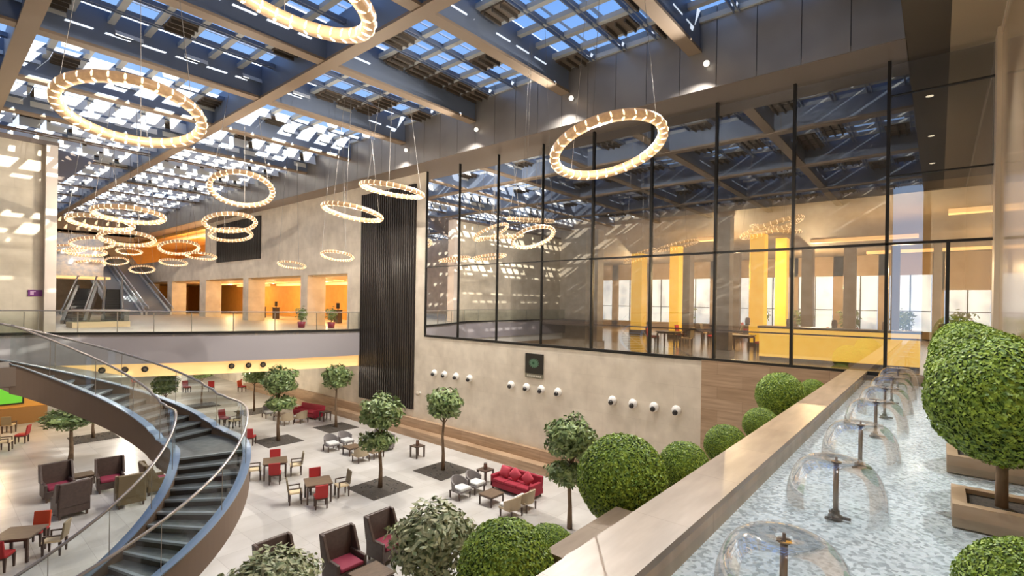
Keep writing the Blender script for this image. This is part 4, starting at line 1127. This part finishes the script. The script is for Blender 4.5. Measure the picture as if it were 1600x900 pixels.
for y, z, lb in ((12.2, 2.62, 'under the right half of the wall'), (23.6, 2.5, 'beside the foot of the ribbed panel')):
    t = empty('wall_camera', (XW, y, z), 0, 'small beige dome camera ' + lb, 'camera')
    MB().lathe([(.001, 0), (.06, 0), (.06, .12), (.001, .12)], 10, Matrix.Rotation(-PI/2, 4, 'Y')).build('bracket', WHITE, t)
    MB().sphere((-.20, 0, -.03), .13, 14, 8).build('dome', mat('smoked_dome', (.42, .36, .28), .3), t, True)
# sign board
sg_ = empty('wall_sign', (XW, 15.0, 4.93), 0, 'dark square sign with green emblem and pale lettering on limestone wall', 'sign')
MB().box((-.06, -.55, -.40), (0, .55, .58)).build('board', mat('dark_board', (.025, .022, .018), .35), sg_, bevel=.01)
em = MB()
for k in range(26):
    q = 2*PI*k/26; rr_ = .24 if k % 2 else .31
    em.add([(-.068, 0, .12), (-.068, rr_*math.cos(q), .12+rr_*.75*math.sin(q)), (-.068, rr_*math.cos(q+.26), .12+rr_*.75*math.sin(q+.26))], [(0, 1, 2)])
em.build('green_emblem', mat('green_emblem', (.10, .20, .12), .5), sg_)
MB().lathe([(.001, 0), (.07, 0)], 14, Matrix.Translation((-.072, .03, .12)) @ Matrix.Rotation(-PI/2, 4, 'Y')).build('emblem_centre', mat('dark_green', (.01, .07, .025), .5), sg_)
tx = MB().box((-.05, -.55, -.62), (0, .55, -.40)); tx.build('lettering_band', mat('olive_band', (.22, .20, .14), .4), sg_)
tl = MB()
for k in range(7): tl.box((-.058, -.44+.13*k, -.56), (-.05, -.36+.13*k, -.47))
tl.build('pale_lettering', mat('pale_letter', (.62, .58, .48), .5), sg_)

# ================================================================== RING CHANDELIERS
ringmesh = {}
def ring(px_, py_, a, b, phi, lb, D=2.4, detailed=False):
    d = FOC*(D/2)/a
    v = ray(px_, py_); e = v.normalized()
    pos = EYE + v*d
    k = max(.05, min(.99, b/a)); ph = R(phi)
    major = (RT*math.cos(ph) + UP*math.sin(ph)); major = (major - e*major.dot(e)).normalized()
    minor = e.cross(major).normalized()
    if minor.z < 0: minor = -minor
    n_ = (minor*math.sqrt(1-k*k) + e*k).normalized()
    if n_.dot(Vector((0, 0, 1))) < 0: n_ = -n_
    t = empty('ring_chandelier', pos, 0, lb, 'chandelier', 'tilted ring chandeliers of the atrium')
    q = n_.to_track_quat('Z', 'Y'); t.rotation_mode = 'QUATERNION'; t.rotation_quaternion = q
    R0 = D/2*.925
    NB = 32
    key = (round(D, 2), detailed)
    if key not in ringmesh:
        s = R0/1.11
        bd = MB(); N = 64; cs = [(-.075, -.075), (.075, -.075), (.09, 0), (.075, .075), (-.075, .075), (-.09, 0)]
        vv = [((R0+c[0]*s)*math.cos(2*PI*i/N), (R0+c[0]*s)*math.sin(2*PI*i/N), c[1]*s) for i in range(N) for c in cs]
        ff = [(i*6+j, ((i+1) % N)*6+j, ((i+1) % N)*6+(j+1) % 6, i*6+(j+1) % 6) for i in range(N) for j in range(6)]
        ob = MB().add(vv, ff).build('ring_body', RINGM, t, True)
        bl = MB().sphere((0, 0, 0), 1, 8, 6); bl.v = [(x*.108*s, y*.045*s, z*.098*s) for x, y, z in bl.v]
        o2 = bl.build('bulb', BULB, ob, True); o2.location = (R0, 0, 0)
        ringmesh[key] = (ob.data, o2.data)
    else:
        ob = bpy.data.objects.new('ring_body', ringmesh[key][0]); COL.objects.link(ob); ob.parent = t
        o2 = bpy.data.objects.new('bulb', ringmesh[key][1]); COL.objects.link(o2); o2.parent = ob; o2.location = (R0, 0, 0)
    if True:
        for i in range(1, NB):
            q_ = 2*PI*i/NB
            o3 = bpy.data.objects.new('bulb', ringmesh[key][1]); COL.objects.link(o3); o3.parent = ob
            o3.location = (R0*math.cos(q_), R0*math.sin(q_), 0); o3.rotation_euler = (0, 0, q_)
    # suspension cables up to the roof, in the ring's own frame
    qi = q.inverted()
    for i in range(3):
        q_ = 2*PI*i/3+.5; pl = Vector((R0*math.cos(q_), R0*math.sin(q_), .08)); pw = pos + q @ pl
        topw = Vector((pos.x+(pw.x-pos.x)*.45, pos.y+(pw.y-pos.y)*.45, 18.38))
        MB().tube([pl, qi @ (topw-pos)], .007 if d < 20 else .011, 4).build('cable', CABLE, t)
    l = bpy.data.lights.new('chandelier_lamp', 'POINT'); l.energy = (80 if d < 28 else 38)*LAMP*(D/2.4)**1.5; l.color = (1, .88, .74); l.shadow_soft_size = 0
    o = bpy.data.objects.new('chandelier_lamp', l); COL.objects.link(o); o.location = pos - Vector((0, 0, .25))
    return t
ring(950, 231, 92, 43, 17, 'big glowing ring chandelier hanging before the glass wall', D=3.0, detailed=True)
ring(208, 177, 99, 48, -12, 'big glowing ring chandelier at upper left', D=3.0, detailed=True)
ring(440, -24, 148, 53, -28, 'largest ring chandelier cut off by the top edge', D=3.0, detailed=True)
ring(378, 296, 47, 27, -8, 'round ring chandelier above the smaller black panel', D=3.0)
ring(360, 348, 38, 15, 0, 'upper of the two stacked rings before the black panel', D=3.0)
ring(361, 367, 31, 10, 0, 'lower of the two stacked rings before the black panel', D=3.0)
ring(202, 336, 48, 12, -7, 'flat ring chandelier, topmost of the far left cluster', D=3.0)
ring(158, 348, 43, 10, -8, 'flat ring left of and below the topmost cluster ring', D=3.0)
ring(199, 373, 37, 11, -5, 'middle ring of the far left cluster', D=3.0)
ring(145, 380, 29, 9, -1, 'small dark centred ring at left of the cluster', D=3.0)
ring(280, 387, 28, 11, 0, 'ring at the right of the cluster before the orange level', D=3.0)
ring(314, 400, 22, 5, -6, 'thin small ring at the right end of the cluster')
ring(271, 410, 19, 5, -5, 'tiny flat ring below the cluster right side')
ring(202, 393, 17, 5, -5, 'tiny ring just above the escalator tops', D=1.9)
ring(182, 408, 16, 6, 0, 'tiny ring before the left escalator top')
ring(222, 421, 17, 6, 0, 'tiny round ring before the right escalator')
ring(135, 394, 26, 6, -3, 'thin ring near the pilaster, lower of the left pair', D=3.0)
ring(108, 388, 22, 5, -3, 'thin ring touching the pilaster')
ring(140, 413, 20, 6, 0, 'small ring before the patterned bulkhead')
ring(108, 420, 17, 5, 0, 'smallest ring beside the pilaster foot')
ring(551, 332, 47, 10, -13, 'edge on ring chandelier before the black ribbed panel', D=3.0)
ring(613, 297, 50, 8, -11, 'edge on ring chandelier at the top of the ribbed panel', D=3.0)
ring(527, 400, 25, 7, -8, 'small flat ring left of the ribbed panel', D=2.0)
ring(456, 414, 21, 5, -8, 'small flat ring above the mezzanine pillars', D=1.85)
ring(833, 371, 36, 15, 17, 'ring chandelier close to the glass wall, upper of the pair', D=1.75)
